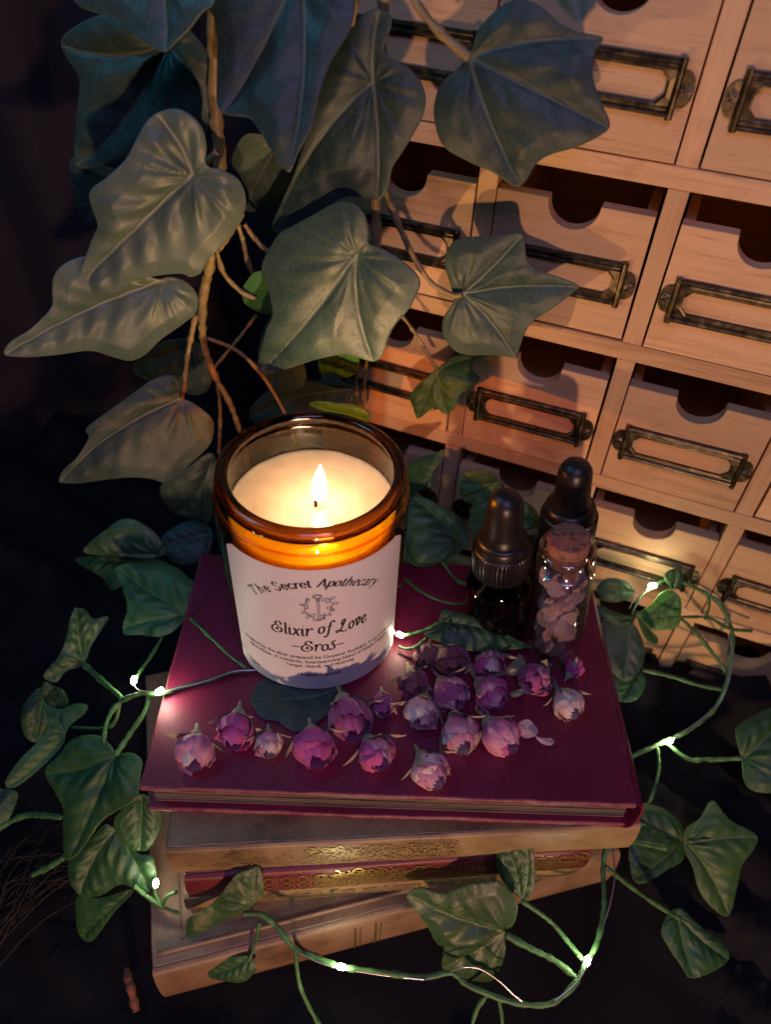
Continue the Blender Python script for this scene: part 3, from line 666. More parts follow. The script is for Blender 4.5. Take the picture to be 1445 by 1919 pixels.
# threads under the rim
for zc, rr in ((81.6, 35.5),):
    V, F = tube([(rr * math.cos(a), rr * math.sin(a), zc + 0.35 * math.sin(a * 1)) for a in [2 * math.pi * i / 24 for i in range(25)]], .55, 8, 4)
    build('thread', V, F, AMBER, candle, local=True, smooth=True)
WZ = 71.0
wp = [(0.01, WZ - .9), (6, WZ - .9), (14, WZ - .7), (24, WZ - .25), (29, WZ + .1), (30.6, WZ + .35), (31.4, WZ + .9), (31.6, WZ + .3), (31.6, 40), (31.6, 7.5), (30, 4.8), (0.01, 4.6)]
V, F = lathe(wp[::-1], 80, mod=lambda i, j: 1); V = [(x, y, z + (0.35 * noise.noise(Vector((x * .12, y * .12, 0))) if z > 60 else 0)) for x, y, z in V]
wax = build('wax', V, F, WAX, candle, local=True, smooth=True)
V, F = tube([(1.2, 0.2, WZ - 1.5), (1.2, 0, WZ + 1.5), (1.9, -.1, WZ + 3.6), (4.0, -.2, WZ + 5.4)], (.75, .5), 8, 6, .4); build('wick', V, F, WICK, candle, local=True, smooth=True)
fl = [(0.02, 0), (1.5, .8), (2.5, 2.8), (2.95, 5.2), (2.75, 8), (2.1, 11.2), (1.2, 14.2), (.5, 16.2), (0.02, 17.4)]
V, F = lathe([(p.x, p.y) for p in catmull([(a, b, 0) for a, b in fl], 2)], 16)
V = [(2.4 + x + .05 * z, y, WZ + 2.6 + z) for x, y, z in V]
build('flame', V, F, FLAME, candle, local=True, smooth=True)
fd = bpy.data.lights.new('flame_light', 'POINT'); fd.energy = 0.185; fd.color = (1.0, 0.58, 0.26); fd.shadow_soft_size = 0.0
fo = bpy.data.objects.new('flame_light', fd); COL.objects.link(fo); fo.parent = candle; fo.location = Vector((3.1, 0, WZ + 2.6 + 15.5)) * S
# ---- label wrapped round the jar
LR = JR + 0.12; D2S = LR * math.pi / 180
def cyl(s_, z, lift): a = s_ / LR; r_ = LR + lift; return (r_ * math.sin(a), -r_ * math.cos(a), z)
s0, s1_, zb_, zt_ = -50 * D2S, 67 * D2S, 2.6, 75.2
V, F = [], []; ni, nj = 70, 24; cr = 4.0
for j in range(nj + 1):
    z = zb_ + (zt_ - zb_) * j / nj
    e = min(z - zb_, zt_ - z); ins = cr - math.sqrt(max(0, cr * cr - (cr - e) ** 2)) if e < cr else 0
    for i in range(ni + 1):
        s_ = (s0 + ins) + (s1_ - s0 - 2 * ins) * i / ni; V.append(cyl(s_, z, 0.0))
F = [(j * (ni + 1) + i, j * (ni + 1) + i + 1, (j + 1) * (ni + 1) + i + 1, (j + 1) * (ni + 1) + i) for j in range(nj) for i in range(ni)]
m_ = len(V); V += [(x * .9985, y * .9985, z) for x, y, z in V]; F += [tuple(k + m_ for k in f[::-1]) for f in F]
label = build('label', V, F, PAPER, candle, local=True, smooth=True)
# ---- lettering: pen skeletons, x height 1, drawn with a broad nib
def O(cx, cy, rx, ry, n_=10, a0=90): return [(cx + rx * math.cos(R(a0 + 360 * i / n_)), cy + ry * math.sin(R(a0 + 360 * i / n_))) for i in range(n_ + 1)]
G = {  # width, strokes; a stroke starting with 's' is a straight stem with serifs
 'a': (.82, [[(.12, .74), (.26, .97), (.5, .97), (.62, .72), (.62, .2), (.72, .02), (.84, .1)], [(.6, .6), (.3, .5), (.1, .26), (.26, .01), (.5, .1), (.62, .3)]]),
 'b': (.88, [('s', (.16, 1.6), (.16, .05)), O(.47, .5, .32, .5)]), 'c': (.74, [[(.66, .78), (.5, .99), (.25, .9), (.1, .5), (.25, .1), (.5, .01), (.7, .22)]]),
 'd': (.9, [O(.4, .5, .31, .5), ('s', (.7, 1.6), (.7, 0))]), 'e': (.76, [[(.12, .52), (.66, .55), (.6, .88), (.4, 1.0), (.18, .86), (.09, .5), (.2, .12), (.45, .0), (.7, .2)]]),
 'f': (.52, [[(.6, 1.45), (.48, 1.6), (.3, 1.5), (.25, 1.2), (.25, .6), (.25, 0)], [(.04, 1), (.52, 1)]]),
 'g': (.84, [O(.38, .62, .27, .38), [(.2, .3), (.12, .12), (.4, .05), (.7, -.05), (.72, -.35), (.4, -.5), (.08, -.35), (.2, -.08)], [(.6, .92), (.8, 1.0)]]),
 'h': (.95, [('s', (.17, 1.6), (.17, 0)), [(.19, .68), (.36, .95), (.56, .98), (.7, .75), (.71, .3), (.71, 0)]]),
 'i': (.4, [('s', (.2, 1), (.2, 0)), [(.2, 1.36), (.2, 1.5)]]), 'k': (.9, [('s', (.16, 1.6), (.16, 0)), [(.72, 1), (.2, .48)], [(.36, .62), (.8, 0)]]),
 'l': (.4, [('s', (.2, 1.6), (.2, 0))]), 'm': (1.4, [('s', (.17, 1), (.17, 0)), [(.19, .7), (.4, .97), (.6, .9), (.66, .6), (.66, 0)], [(.68, .7), (.9, .97), (1.1, .9), (1.16, .6), (1.16, 0)]]),
 'n': (.95, [('s', (.17, 1), (.17, 0)), [(.19, .68), (.36, .95), (.56, .98), (.7, .75), (.71, .3), (.71, 0)]]), 'o': (.82, [O(.41, .5, .32, .5)]),
 'p': (.9, [('s', (.17, 1), (.17, -.5)), O(.48, .5, .31, .5)]), 'r': (.66, [('s', (.17, 1), (.17, 0)), [(.19, .6), (.34, .92), (.5, .98), (.6, .86)]]),
 's': (.68, [[(.56, .76), (.46, .97), (.24, .97), (.12, .75), (.32, .55), (.54, .38), (.52, .1), (.3, .0), (.1, .22)]]),
 't': (.56, [[(.25, 1.35), (.25, .7), (.26, .2), (.38, .0), (.56, .14)], [(.02, 1), (.5, 1)]]), 'u': (.95, [[(.16, 1), (.16, .4), (.24, .05), (.46, .0), (.68, .25)], ('s', (.72, 1), (.72, 0))]),
 'v': (.8, [[(.06, 1), (.4, .0)], [(.4, 0), (.74, 1)]]), 'w': (1.15, [[(.05, 1), (.33, 0)], [(.33, 0), (.58, .95)], [(.58, .95), (.82, 0)], [(.82, 0), (1.1, 1)]]),
 'x': (.82, [[(.1, 1), (.72, 0)], [(.7, 1), (.1, 0)]]), 'y': (.82, [[(.06, 1), (.4, .05)], [(.76, 1), (.4, .0), (.26, -.38), (.06, -.45)]]),
 '.': (.36, [[(.14, .0), (.2, .08)]]), ',': (.36, [[(.18, .08), (.1, -.22)]]), '-': (.5, [[(.05, .5), (.45, .5)]]),
 'T': (1.15, [('s', (.57, 1.5), (.57, 0)), [(.08, 1.18), (.12, 1.5), (.6, 1.48), (1.02, 1.5), (1.06, 1.18)]]), 'I': (.5, [('s', (.25, 1.5), (.25, 0))]),
 'S': (.98, [[(.82, 1.15), (.66, 1.46), (.34, 1.5), (.14, 1.2), (.36, .88), (.7, .66), (.84, .36), (.64, .04), (.32, .0), (.1, .34)]]),
 'A': (1.2, [[(.08, 0), (.58, 1.52)], [(.58, 1.52), (1.06, 0)], [(.28, .5), (.86, .5)], [(-.04, 0), (.24, 0)], [(.86, 0), (1.22, 0)]]),
 'E': (1.05, [('s', (.2, 1.5), (.2, 0)), [(.1, 1.5), (.86, 1.5), (.9, 1.2)], [(.2, .78), (.66, .78)], [(.1, 0), (.9, 0), (.96, .35)]]),
 'R': (1.15, [('s', (.2, 1.5), (.2, 0)), [(.2, 1.5), (.66, 1.46), (.84, 1.12), (.64, .8), (.2, .76)], [(.5, .76), (1.05, 0)]]),
 'B': (1.08, [('s', (.2, 1.5), (.2, 0)), [(.2, 1.5), (.6, 1.47), (.78, 1.14), (.58, .82), (.2, .8)], [(.4, .8), (.8, .66), (.9, .36), (.7, .05), (.2, 0)]]),
 'P': (1.0, [('s', (.2, 1.5), (.2, 0)), [(.2, 1.5), (.66, 1.46), (.86, 1.1), (.64, .74), (.2, .7)]]), 'G': (1.2, [[(1.0, 1.2), (.8, 1.48), (.4, 1.42), (.1, .75), (.4, .06), (.8, .04), (1.0, .3)], [(1.0, .6), (1.0, .1)], [(.75, .62), (1.1, .62)]]),
 'N': (1.25, [('s', (.2, 1.5), (.2, 0)), [(.2, 1.5), (1.02, 0)], ('s', (1.02, 1.5), (1.02, 0))]), 'H': (1.25, [('s', (.2, 1.5), (.2, 0)), ('s', (1.02, 1.5), (1.02, 0)), [(.2, .78), (1.02, .78)]]),
 'V': (1.15, [[(.08, 1.5), (.6, 0)], [(.6, 0), (1.08, 1.5)]]), 'W': (1.6, [[(.08, 1.5), (.45, 0)], [(.45, 0), (.82, 1.5)], [(.82, 1.5), (1.16, 0)], [(1.16, 0), (1.52, 1.5)]]), ' ': (.5, [])}
SC = {  # flowing script
 'E': (1.25, [[(.98, 1.12), (.92, 1.42), (.66, 1.52), (.42, 1.32), (.46, 1.02), (.78, .92)], [(.78, .92), (.36, .94), (.06, .6), (.1, .2), (.5, -.02), (.95, .14), (1.08, .5), (.84, .74), (.56, .6), (.6, .38), (.8, .42)]]),
 'l': (.42, [[(.06, 1.38), (.18, 1.5), (.2, 1.1), (.2, .4), (.26, .06), (.42, .12)]]), 'i': (.46, [[(.04, .8), (.18, .96), (.2, .4), (.26, .05), (.44, .12)], [(.2, 1.26), (.26, 1.32)]]),
 'x': (.8, [[(.08, .94), (.22, .9), (.42, .45), (.6, .06), (.76, .08)], [(.68, .98), (.36, .5), (.06, 0)]]), 'r': (.72, [[(.04, .86), (.18, .98), (.2, .5), (.18, 0)], [(.2, .5), (.34, .86), (.52, 1.02), (.68, .94), (.66, .82)]]),
 'o': (.78, [O(.38, .46, .28, .46, 12, 70), [(.42, .9), (.6, .84), (.76, .9)]]), 'f': (.72, [[(.86, 1.32), (.72, 1.56), (.5, 1.4), (.42, .9), (.38, .3), (.3, -.36), (.1, -.56), (-.02, -.4)], [(.12, .84), (.7, .9)]]),
 'L': (1.5, [[(.70, .86), (.66, 1.2), (.80, 1.5), (1.0, 1.46), (.96, 1.14), (.74, .66), (.52, .2), (.26, .02), (.06, .1), (.14, .3), (.42, .22), (.8, .02), (1.14, -.06), (1.36, .1)]]),
 'v': (.86, [[(.04, .86), (.16, 1.0), (.26, .6), (.36, .04)], [(.36, .04), (.62, .5), (.68, .9), (.5, 1.08), (.42, .92), (.7, .86), (.84, .9)]]), 'e': (.76, [[(.12, .42), (.44, .54), (.58, .8), (.42, .98), (.2, .8), (.12, .4), (.28, .02), (.56, .06), (.76, .3)]]),
 's': (.66, [[(.6, 1.16), (.44, 1.28), (.28, 1.08), (.38, .8), (.56, .5), (.5, .14), (.26, .0), (.06, .12), (.1, .28)]]), ' ': (.42, []), '-': (1.0, [[(.1, .6), (.9, .6)]])}
def text(string, glyphs, size, sa, sb, base, thin, thick, slant=0.0, nib=0.0, lift=.05, hs=1.0):
    """string between arc positions sa and sb (mm along the label) on the baseline base(s)"""
    adv = [glyphs[c][0] for c in string]; tot = sum(adv); k = (sb - sa) / tot; P = []; x = sa
    def wf(t): a = math.atan2(t.y, t.x) - nib; return size * (thin + (thick - thin) * abs(math.sin(a)) ** 1.3)
    for c, a in zip(string, adv):
        sc_x = k; mid = x + a * k / 2; zc = base(mid); sl = (base(mid + .5) - base(mid - .5)); cs, sn = 1 / math.hypot(1, sl), sl / math.hypot(1, sl)
        def T(p):
            lx = (p[0] - a / 2) * sc_x + slant * p[1] * size; ly = p[1] * size
            return (mid + lx * cs - ly * sn, zc + lx * sn + ly * cs)
        for st in glyphs[c][1]:
            if st[0] == 's':
                p, q = st[1], st[2]; P.append(ribbon([T(p), T(q)], wf, lift, cyl, smooth=False))
                for e, both in ((p, .5), (q, 1)):
                    P.append(ribbon([T((e[0] - .17, e[1])), T((e[0] + .17 * both, e[1]))], lambda t: size * thin * 1.25, lift, cyl, smooth=False))
            else: P.append(ribbon([T(p) for p in st], wf, lift, cyl, 5, len(st) > 2))
        x += a * k
    return merge(*P)
d = lambda deg: deg * D2S
c0 = 8.0
title = lambda s_: 66.4 - 0.0080 * (s_ / D2S - c0) ** 2 if s_ / D2S < c0 else 66.4 - 0.0068 * (s_ / D2S - c0) ** 2
V1 = text('The Secret', G, 2.75, d(-30.5), d(5.5), title, .09, .33)
V2 = text('Apothecary', G, 2.75, d(8.0), d(43.5), title, 0.085, .32, slant=.30)
V3 = text('Elixir', SC, 4.5, d(-20), d(4.6), lambda s_: 38.2 + .03 * s_, .09, .20, .08, R(20))
V4 = text('of', SC, 4.4, d(7.6), d(16), lambda s_: 39.6, .09, .20, .1, R(20)); V5 = text('Love', SC, 4.6, d(18.4), d(38), lambda s_: 38.6 + .05 * (s_ - d(18)), .09, .19, .1, R(20))
V6 = text('-Eros-', SC, 4.2, d(-8.5), d(24), lambda s_: 28.6, .10, .21, .06, R(20))
V, F = merge(V1, V2, V3, V4, V5, V6); build('lettering', V, F, INK, label, local=True)
pz = lambda z: (lambda s_: z)
rows = [text('Inspired by the elixir prepared for Emperor Rudolph II as a natural', G, 1.15, d(-43), d(62), pz(23.6), .15, .33), text('aphrodisiac. A romantic, heartwarming blend of Black Pepper,', G, 1.15, d(-39.5), d(57.5), pz(20.6), .15, .33),
        text('Ginger, Neroli, and Nutmeg', G, 1.15, d(-12.5), d(30), pz(17.7), .15, .33), text('Hand Poured', G, 1.5, d(-3.5), d(21.2), pz(11.6), .14, .3), text('Vegan', G, 1.2, d(-43), d(-32), pz(8), .14, .3), text('Soy Wax', G, 1.2, d(47.5), d(62.5), pz(6.6), .14, .3)]
V, F = merge(*rows); build('small_print', V, F, INK_GREY, label, local=True)
# emblem: an old key inside a leafy wreath
P = []; ex, ez = d(8.6), 54.6; ln = cst(.30); rg = random.Random(5)
P.append(ribbon(O(ex - .2, ez + 6.6, 1.75, 1.15), ln, .05, cyl, 3)); P.append(ribbon(O(ex - .2, ez + 6.6, 1.25, .7), ln, .05, cyl, 3))
for dx_ in (-.35, .35): P.append(ribbon([(ex + dx_, ez + 5.4), (ex + dx_ * .9 + .15, ez - 6.8)], ln, .05, cyl))
for zz in (4.9, 4.3, -6.6, -7.1): P.append(ribbon([(ex - .8, ez + zz), (ex + .95, ez + zz)], cst(.36), .05, cyl))
P.append(ribbon([(ex + .5, ez - 4.2), (ex + 1.9, ez - 4.1), (ex + 1.9, ez - 5.1), (ex + 1.3, ez - 5.1), (ex + 1.3, ez - 5.7), (ex + 2.0, ez - 5.8), (ex + 2.0, ez - 6.3), (ex + .5, ez - 6.4)], cst(.4), .05, cyl, 2, False))
for sd in (-1, 1):
    arc = [(ex + sd * 5.0 * math.sin(R(a)), ez + .6 - 6.2 * math.cos(R(a))) for a in range(16, 156, 14)]
    P.append(ribbon(arc, cst(.24), .05, cyl, 3))
    for i, (ax_, az) in enumerate(arc):
        an = math.atan2(az - ez, ax_ - ex) + rg.uniform(-.9, .9); l_ = rg.uniform(1.5, 2.3); w_ = l_ * .34
        if i % 2: an = an + math.pi * .8
        tip = (ax_ + l_ * math.cos(an), az + l_ * math.sin(an)); nx_, nz_ = -math.sin(an) * w_, math.cos(an) * w_; mx_, mz_ = (ax_ + tip[0]) / 2, (az + tip[1]) / 2
        P.append(ribbon([(ax_, az), (mx_ + nx_, mz_ + nz_), tip, (mx_ - nx_, mz_ - nz_), (ax_, az)], cst(.22), .05, cyl, 4)); P.append(ribbon([(ax_, az), tip], cst(.14), .05, cyl))
V, F = merge(*P); build('emblem', V, F, INK_GREY, label, local=True)

# ================================================================== DROPPER BOTTLES AND VIAL
def tilted(name, label, cat, base, deg, rbase, fwd=0.0):
    t = thing(name, label, cat, (base[0], base[1], math.sin(R(abs(deg))) * rbase + .3)); t.rotation_euler = (R(fwd), R(-deg), 0); return t
def dropper(label, base, deg, sc=1.0):
    t = tilted('dropper_bottle', label, 'bottle', base, deg, 13)
    o_ = [(0.01, 0), (11.5, 0), (13.2, .8), (13.8, 2.4), (13.8, 33), (13.2, 36.5), (11.2, 39.4), (9.2, 40.8), (8.8, 42), (8.8, 46)]
    i_ = [(7.4, 46), (7.6, 41), (9.8, 38.5), (12.0, 35.6), (12.5, 32.5), (12.5, 3), (11.6, 2), (.01, 2)]
    V, F = lathe([(a, b * sc) for a, b in o_ + i_], 48); build('bottle', V, F, BROWNGLASS, t, local=True, smooth=True)
    V, F = lathe([(.01, 2.2), (11.5, 2.2), (12.3, 3.2), (12.3, 27), (11.8, 27.2), (.01, 27.2)], 32); build('oil', V, F, simple('dark_oil', (0.035, 0.014, 0.008), .15), t, local=True, smooth=True)
    V, F = lathe([(.01, 24), (1.6, 24.5), (1.9, 30), (1.9, 44), (.01, 44)], 16); build('pipette', V, F, CLEAR, t, local=True, smooth=True)
    cp = [(8.9, 43), (11.6, 43.0), (11.9, 43.6), (11.9, 56.2), (11.5, 57.0), (10.8, 57.4)]
    V, F = lathe([(a, b * sc) for a, b in cp], 144, mod=lambda i, j: 1 - (0.035 if (j % 3 == 0 and 1 <= i <= 4) else 0)); c_ = build('collar', V, F, PLASTIC, t, local=True, smooth=True); sharp(c_, 30)
    V, F = lathe([(a, b * sc) for a, b in [(10.8, 57.4), (10.6, 60.5), (9.9, 62.3), (8.6, 62.9), (.01, 62.9)]], 48); c_ = build('collar_cap', V, F, PLASTIC, t, local=True, smooth=True); sharp(c_, 50)
    bp = [(8.3, 62.9), (8.2, 64), (7.6, 65.2), (7.3, 67), (7.1, 74), (6.9, 80), (6.5, 83.2), (5.3, 85.6), (3.2, 87.2), (.01, 87.9)]
    V, F = lathe([(a, b * sc) for a, b in bp], 40); build('rubber_bulb', V, F, RUBBER, t, local=True, smooth=True)
    return t
dropper('brown dropper bottle nearest the candle, its black rubber bulb catching orange light', (79.4, 1.0), 5.5, .915)
dropper('taller-looking brown dropper bottle standing behind the corked vial', (109.4, 22.5), 6.0, .905)
vial = tilted('corked_vial', 'clear glass vial with cork stopper filled with dried petals', 'vial', (103.8, -8.9), 6.5, 10.5)
o_ = [(.01, 0), (9.2, 0), (10.6, .9), (11.2, 2.6), (11.2, 52), (11.1, 55.5), (10.6, 58.0), (10.4, 59.8), (10.7, 61.2), (11.0, 62.6), (10.5, 64.0)]
i_ = [(8.4, 64.0), (7.9, 62), (7.7, 58), (9.2, 55), (10.2, 52), (10.2, 3.2), (9.2, 2.2), (.01, 2)]
V, F = lathe([(p.x, p.y) for p in catmull([(a, b, 0) for a, b in o_], 2)] + i_, 56); V = [(x * (1 + .01 * noise.noise(Vector((x, y, z)) * .12)), y * (1 + .01 * noise.noise(Vector((x, y, z)) * .12 + Vector((9, 0, 0)))), z) for x, y, z in V]
build('glass', V, F, CLEAR, vial, local=True, smooth=True)
V, F = lathe([(.01, 56), (6.6, 56), (7.1, 57), (7.6, 62), (8.2, 68.2), (7.8, 69.0), (.01, 69.2)], 40); V = [(x + .25 * noise.noise(Vector((x, y, z)) * .5), y + .25 * noise.noise(Vector((x + 7, y, z)) * .5), z + (.2 * noise.noise(Vector((x, y, z)) * .4))) for x, y, z in V]
ck = build('cork', V, F, CORK, vial, local=True, smooth=True); sharp(ck, 50)
# petals inside the vial, too jumbled to count
g = random.Random(11); parts = []
vax = Vector((-math.sin(R(6.5)), 0, math.cos(R(6.5)))); vb0 = Vector((103.8, -8.9, math.sin(R(6.5)) * 10.5 + .3))
for k in range(60):
    h = 3.5 + 47 * g.random(); a = g.uniform(0, 6.28); rr = 8.2 * math.sqrt(g.random()) 
    c = vb0 + vax * h + Vector((math.cos(a) * rr * .8, math.sin(a) * rr * .8, 0)); sz = g.uniform(2.8, 6.0)
    n1_ = Vector((g.uniform(-1, 1), g.uniform(-1, 1), g.uniform(-1, 1))).normalized(); u_ = n1_.orthogonal().normalized(); w_ = n1_.cross(u_); V, F = [], []
    for i in range(5):
        for j in range(5):
            x, y = (i / 4 - .5) * 2, (j / 4 - .5) * 2; q = max(abs(x), abs(y)); L_ = math.hypot(x, y) or 1; x, y = x * q / L_, y * q / L_
            p = c + u_ * x * sz + w_ * y * sz * .75 + n1_ * (sz * .35 * (x * x - .5 * y * y) + 1.6 * noise.noise(c + Vector((x, y, 0)) * 1.3))
            rel = p - vb0; hh = rel.dot(vax); rad_ = rel - vax * hh
            if rad_.length > 9.7: p = vb0 + vax * hh + rad_ * (9.7 / rad_.length)
            if hh < 2.6: p = p + vax * (2.6 - hh)
            V.append(p)
    F = [(i * 5 + j, i * 5 + j + 1, i * 5 + j + 6, i * 5 + j + 5) for i in range(4) for j in range(4)]; parts.append((V, F))
V, F = merge(*parts); o = build('dried_petals', V, F, petal_mat('vial_petal', (0.74, 0.52, 0.46), (0.58, 0.32, 0.30)), origin=vb0, smooth=True); o['kind'] = 'stuff'; tag(o, 'dried pink petals filling the corked glass vial', 'petals')

# ================================================================== DRIED ROSEBUDS
def petal_patch(Rr, Hh, half, spiral, open_, seed, nu=27, nv=21, tipclose=1.0):
    g = random.Random(seed); ph = g.uniform(0, 6); V, A = [], []
    for j in range(nv):
        v = j / (nv - 1)
        for i in range(nu):
            u = 2 * i / (nu - 1) - 1
            top = 1 - .22 * u * u - .06 * abs(math.sin(3 * u + ph)) - .07 * noise.noise(Vector((u * 4.5, seed * 2.3, 0))); vv = v * top
            prof = math.sin(math.pi * min(1, .10 + .84 * vv)) ** .62 if tipclose > .5 else math.sin(math.pi * (.10 + .62 * vv)) ** .7
            prof = prof * (1 - open_) + open_ * (.25 + .85 * vv ** .8)
            hw = half * (0.45 + .55 * math.sin(math.pi * min(.62, .14 + .6 * vv)))
            r_ = Rr * prof * (1 + spiral * u) + Rr * (.022 * math.sin(13 * u + ph + 3 * vv) + .13 * noise.noise(Vector((u * 2.6, vv * 2.2, seed * 1.7))) + .06 * noise.noise(Vector((u * 7, vv * 3.2, seed * 3.7))) + .035 * noise.noise(Vector((u * 15, vv * 5, seed * 5.1)))) * min(1, 3 * vv)
            a = u * hw; curl_ = max(0, vv - .80) * 1.2 * open_ * Rr + .10 * Rr * max(0, vv - .86) * 4
            V.append(((r_ + curl_) * math.cos(a), (r_ + curl_) * math.sin(a), Hh * vv + .05 * Rr * noise.noise(Vector((u * 3, vv * 3, seed)))))
            A.append(min(1, max(abs(u) ** 2, vv ** 1.5)))
    F = [(j * nu + i, j * nu + i + 1, (j + 1) * nu + i + 1, (j + 1) * nu + i) for j in range(nv - 1) for i in range(nu - 1)]
    m_ = len(V); V += [(x * .97, y * .97, z) for x, y, z in V]; F += [tuple(q + m_ for q in f[::-1]) for f in F]; A += A
    return V, F, A
def mesh_of(name, V, F, A, m_):
    me = bpy.data.meshes.new(name); me.from_pydata([(Vector(v) * S)[:] for v in V], [], F); me.shade_smooth()
    a = me.attributes.new('vein', 'FLOAT', 'POINT'); a.data.foreach_set('value', A); me.materials.append(m_); return me
PV = []
for sd in range(3): PV.append([mesh_of('petal', *petal_patch(.80, 2.05 - .05 * k, 1.5, .05, 0, 10 * sd + k), PET['pink']) for k in range(2)] + [mesh_of('petal', *petal_patch(1.0, 2.0 - .1 * k, 1.25, .06, .03 + .05 * k + .04 * sd, 40 + 10 * sd + k, tipclose=1 if k < 2 else 0), PET['pink']) for k in range(4)])
def sepal_mesh(seed):
    g = random.Random(seed); V, A = [], []; ln_ = g.uniform(1.2, 2.0); bend = g.uniform(.0, .9)
    for i in range(9):
        t = i / 8; w_ = .26 * math.sin(math.pi * (.15 + .82 * t)) ** .8 * (1 - .3 * t)
        r_ = .42 + .62 * math.sin(min(1, t * 1.2) * 1.5) + bend * t * t * .9; z = -.05 + ln_ * t * (1 - .35 * bend * t)
        for s_ in (-1, 0, 1): V.append((r_ + (.05 if s_ == 0 else 0), s_ * w_ + .1 * bend * math.sin(5 * t), z)); A.append(t)
    F = [(i * 3 + s_, i * 3 + s_ + 1, i * 3 + s_ + 4, i * 3 + s_ + 3) for i in range(8) for s_ in range(2)]
    m_ = len(V); V += [(x - .04, y, z) for x, y, z in V]; F += [tuple(q + m_ for q in f[::-1]) for f in F]; A += A
    return mesh_of('sepal', V, F, A, SEPAL)
SV = [sepal_mesh(k) for k in range(6)]
V, F = lathe([(.01, -.95), (.10, -.95), (.12, -.5), (.3, -.35), (.46, -.1), (.42, .15), (.2, .3), (.01, .35)], 12); HIP = mesh_of('hip', V, F, [0.2] * len(V), SEPAL)
def slot(o, m_): o.material_slots[0].link = 'OBJECT'; o.material_slots[0].material = m_
def rosebud(pxx, pyy, rpx, ang, lift_, colour, label, seed, colour2=None, nsep=4, long=1.0):
    """ang: image direction of the tip in degrees clockwise from pointing right (90 = towards the viewer)"""
    p = on_z(pxx, pyy, 6.5); dist = (p - CAM).dot(FW); r_ = rpx * dist / FPX * .90
    p = on_z(pxx, pyy, r_ * .80); g = random.Random(seed)
    az = R(-ang); dirv = Vector((math.cos(az), math.sin(az), math.tan(R(lift_)))).normalized()
    q = dirv.to_track_quat('Z', 'X'); base = p - dirv * r_ * long
    t = thing('dried_rosebud', label, 'rosebud', base, 0, 'dried rosebuds scattered on the maroon book'); t.rotation_mode = 'QUATERNION'; t.rotation_quaternion = q
    base_z = r_ * 1.0
    va = PV[seed % 3]; r0 = g.uniform(0, 6.28)
    def add(me, ang_, sc_, m_, tilt=0, name='petal'):
        o = bpy.data.objects.new(name, me); COL.objects.link(o); o.parent = t; o.rotation_euler = (0, tilt, ang_); o.scale = sc_; slot(o, m_) if m_ else None; return o
    c2 = PET[colour2 or colour]; c1 = PET[colour]
    for k in range(3): add(va[k % 2], r0 + k * 2.094, (r_ * .92, r_ * .92, r_ * long * .98), c1 if k else c2)
    for k in range(5): add(va[2 + (k + seed) % 4], r0 + .5 + k * 1.256 + g.uniform(-.15, .15), (r_ * g.uniform(.92, 1.0),) * 2 + (r_ * long * g.uniform(.78, 1.0),), c2 if (k + seed) % 3 == 0 else c1, g.uniform(-.03, .10))
    for k in range(nsep): add(SV[(seed + k) % 6], r0 + k * 6.283 / max(1, nsep) + g.uniform(-.3, .3), (r_ * 1.02,) * 3, None, g.uniform(-.05, .25), 'sepal')
    add(HIP, 0, (r_,) * 3, None, 0, 'hip')
    return t
RB = [(365, 1412, 40, 80, 8, 'pink', 'leftmost dried rosebud on the maroon book, pale pink front with long drooping sepal', 'pale'),
 (440, 1372, 37, 88, 5, 'magenta', 'second rosebud from the left, smooth purple-magenta bud pointing at the viewer', None),
 (503, 1397, 29, 80, 8, 'pale', 'small pale pink rosebud right of the purple one', 'pink'),
 (590, 1405, 45, 75, 12, 'magenta', 'largest magenta rosebud, open petals, in front of the candle', None),
 (655, 1350, 44, 70, 5, 'plum', 'long rosebud wrapped in pale green sepals below the label', 'plum'),
 (706, 1414, 38, 60, 8, 'magenta', 'magenta rosebud with cream sepal between the large open bud and the front bud', 'pink'),
 (717, 1324, 28, 85, 10, 'plum', 'small plum rosebud standing close to the right foot of the candle', 'pink'),
 (790, 1338, 38, 100, 8, 'pink', 'pink rosebud with a white inner petal and dark outer petals near the candle', 'pale'),
 (808, 1447, 39, 62, 8, 'pink', 'dusty pink rosebud nearest the front edge of the book', 'pale'),
 (847, 1302, 37, 60, 8, 'pink', 'dusty mauve rosebud in the middle of the right-hand group', 'plum'),
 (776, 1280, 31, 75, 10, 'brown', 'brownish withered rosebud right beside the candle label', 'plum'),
 (862, 1378, 42, 80, 8, 'pink', 'pale rosebud with magenta rim, centre of the front right row', 'pale'),
 (942, 1382, 42, 55, 8, 'pink', 'pink rosebud with green sepals pointing right beside loose petals', 'magenta'),
 (922, 1302, 37, 55, 8, 'magenta', 'magenta and grey rosebud below the leaf in front of the bottles', 'pink'),
 (918, 1247, 31, 90, 10, 'magenta', 'bright magenta rosebud with cream tip just under the dark leaf', 'pale'),
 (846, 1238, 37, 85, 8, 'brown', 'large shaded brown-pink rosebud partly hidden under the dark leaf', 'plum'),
 (1002, 1275, 35, 130, 8, 'plum', 'purple rosebud with ragged orange-pink tip in front of the vial', 'pink'),
 (1066, 1322, 34, 70, 12, 'pale', 'pale cream rosebud nearest the right edge of the book', None),
 (1078, 1250, 21, -50, 20, 'magenta', 'small hot pink rosebud at the foot of the corked vial', None),
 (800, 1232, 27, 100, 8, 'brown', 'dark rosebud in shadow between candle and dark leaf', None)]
for i, (a, b, c, an, li, col_, lab, c2) in enumerate(RB): rosebud(a, b, c, an, li, col_, lab, i + 1, c2, 3 + i % 3, .95 if i not in (1, 4) else 1.12)
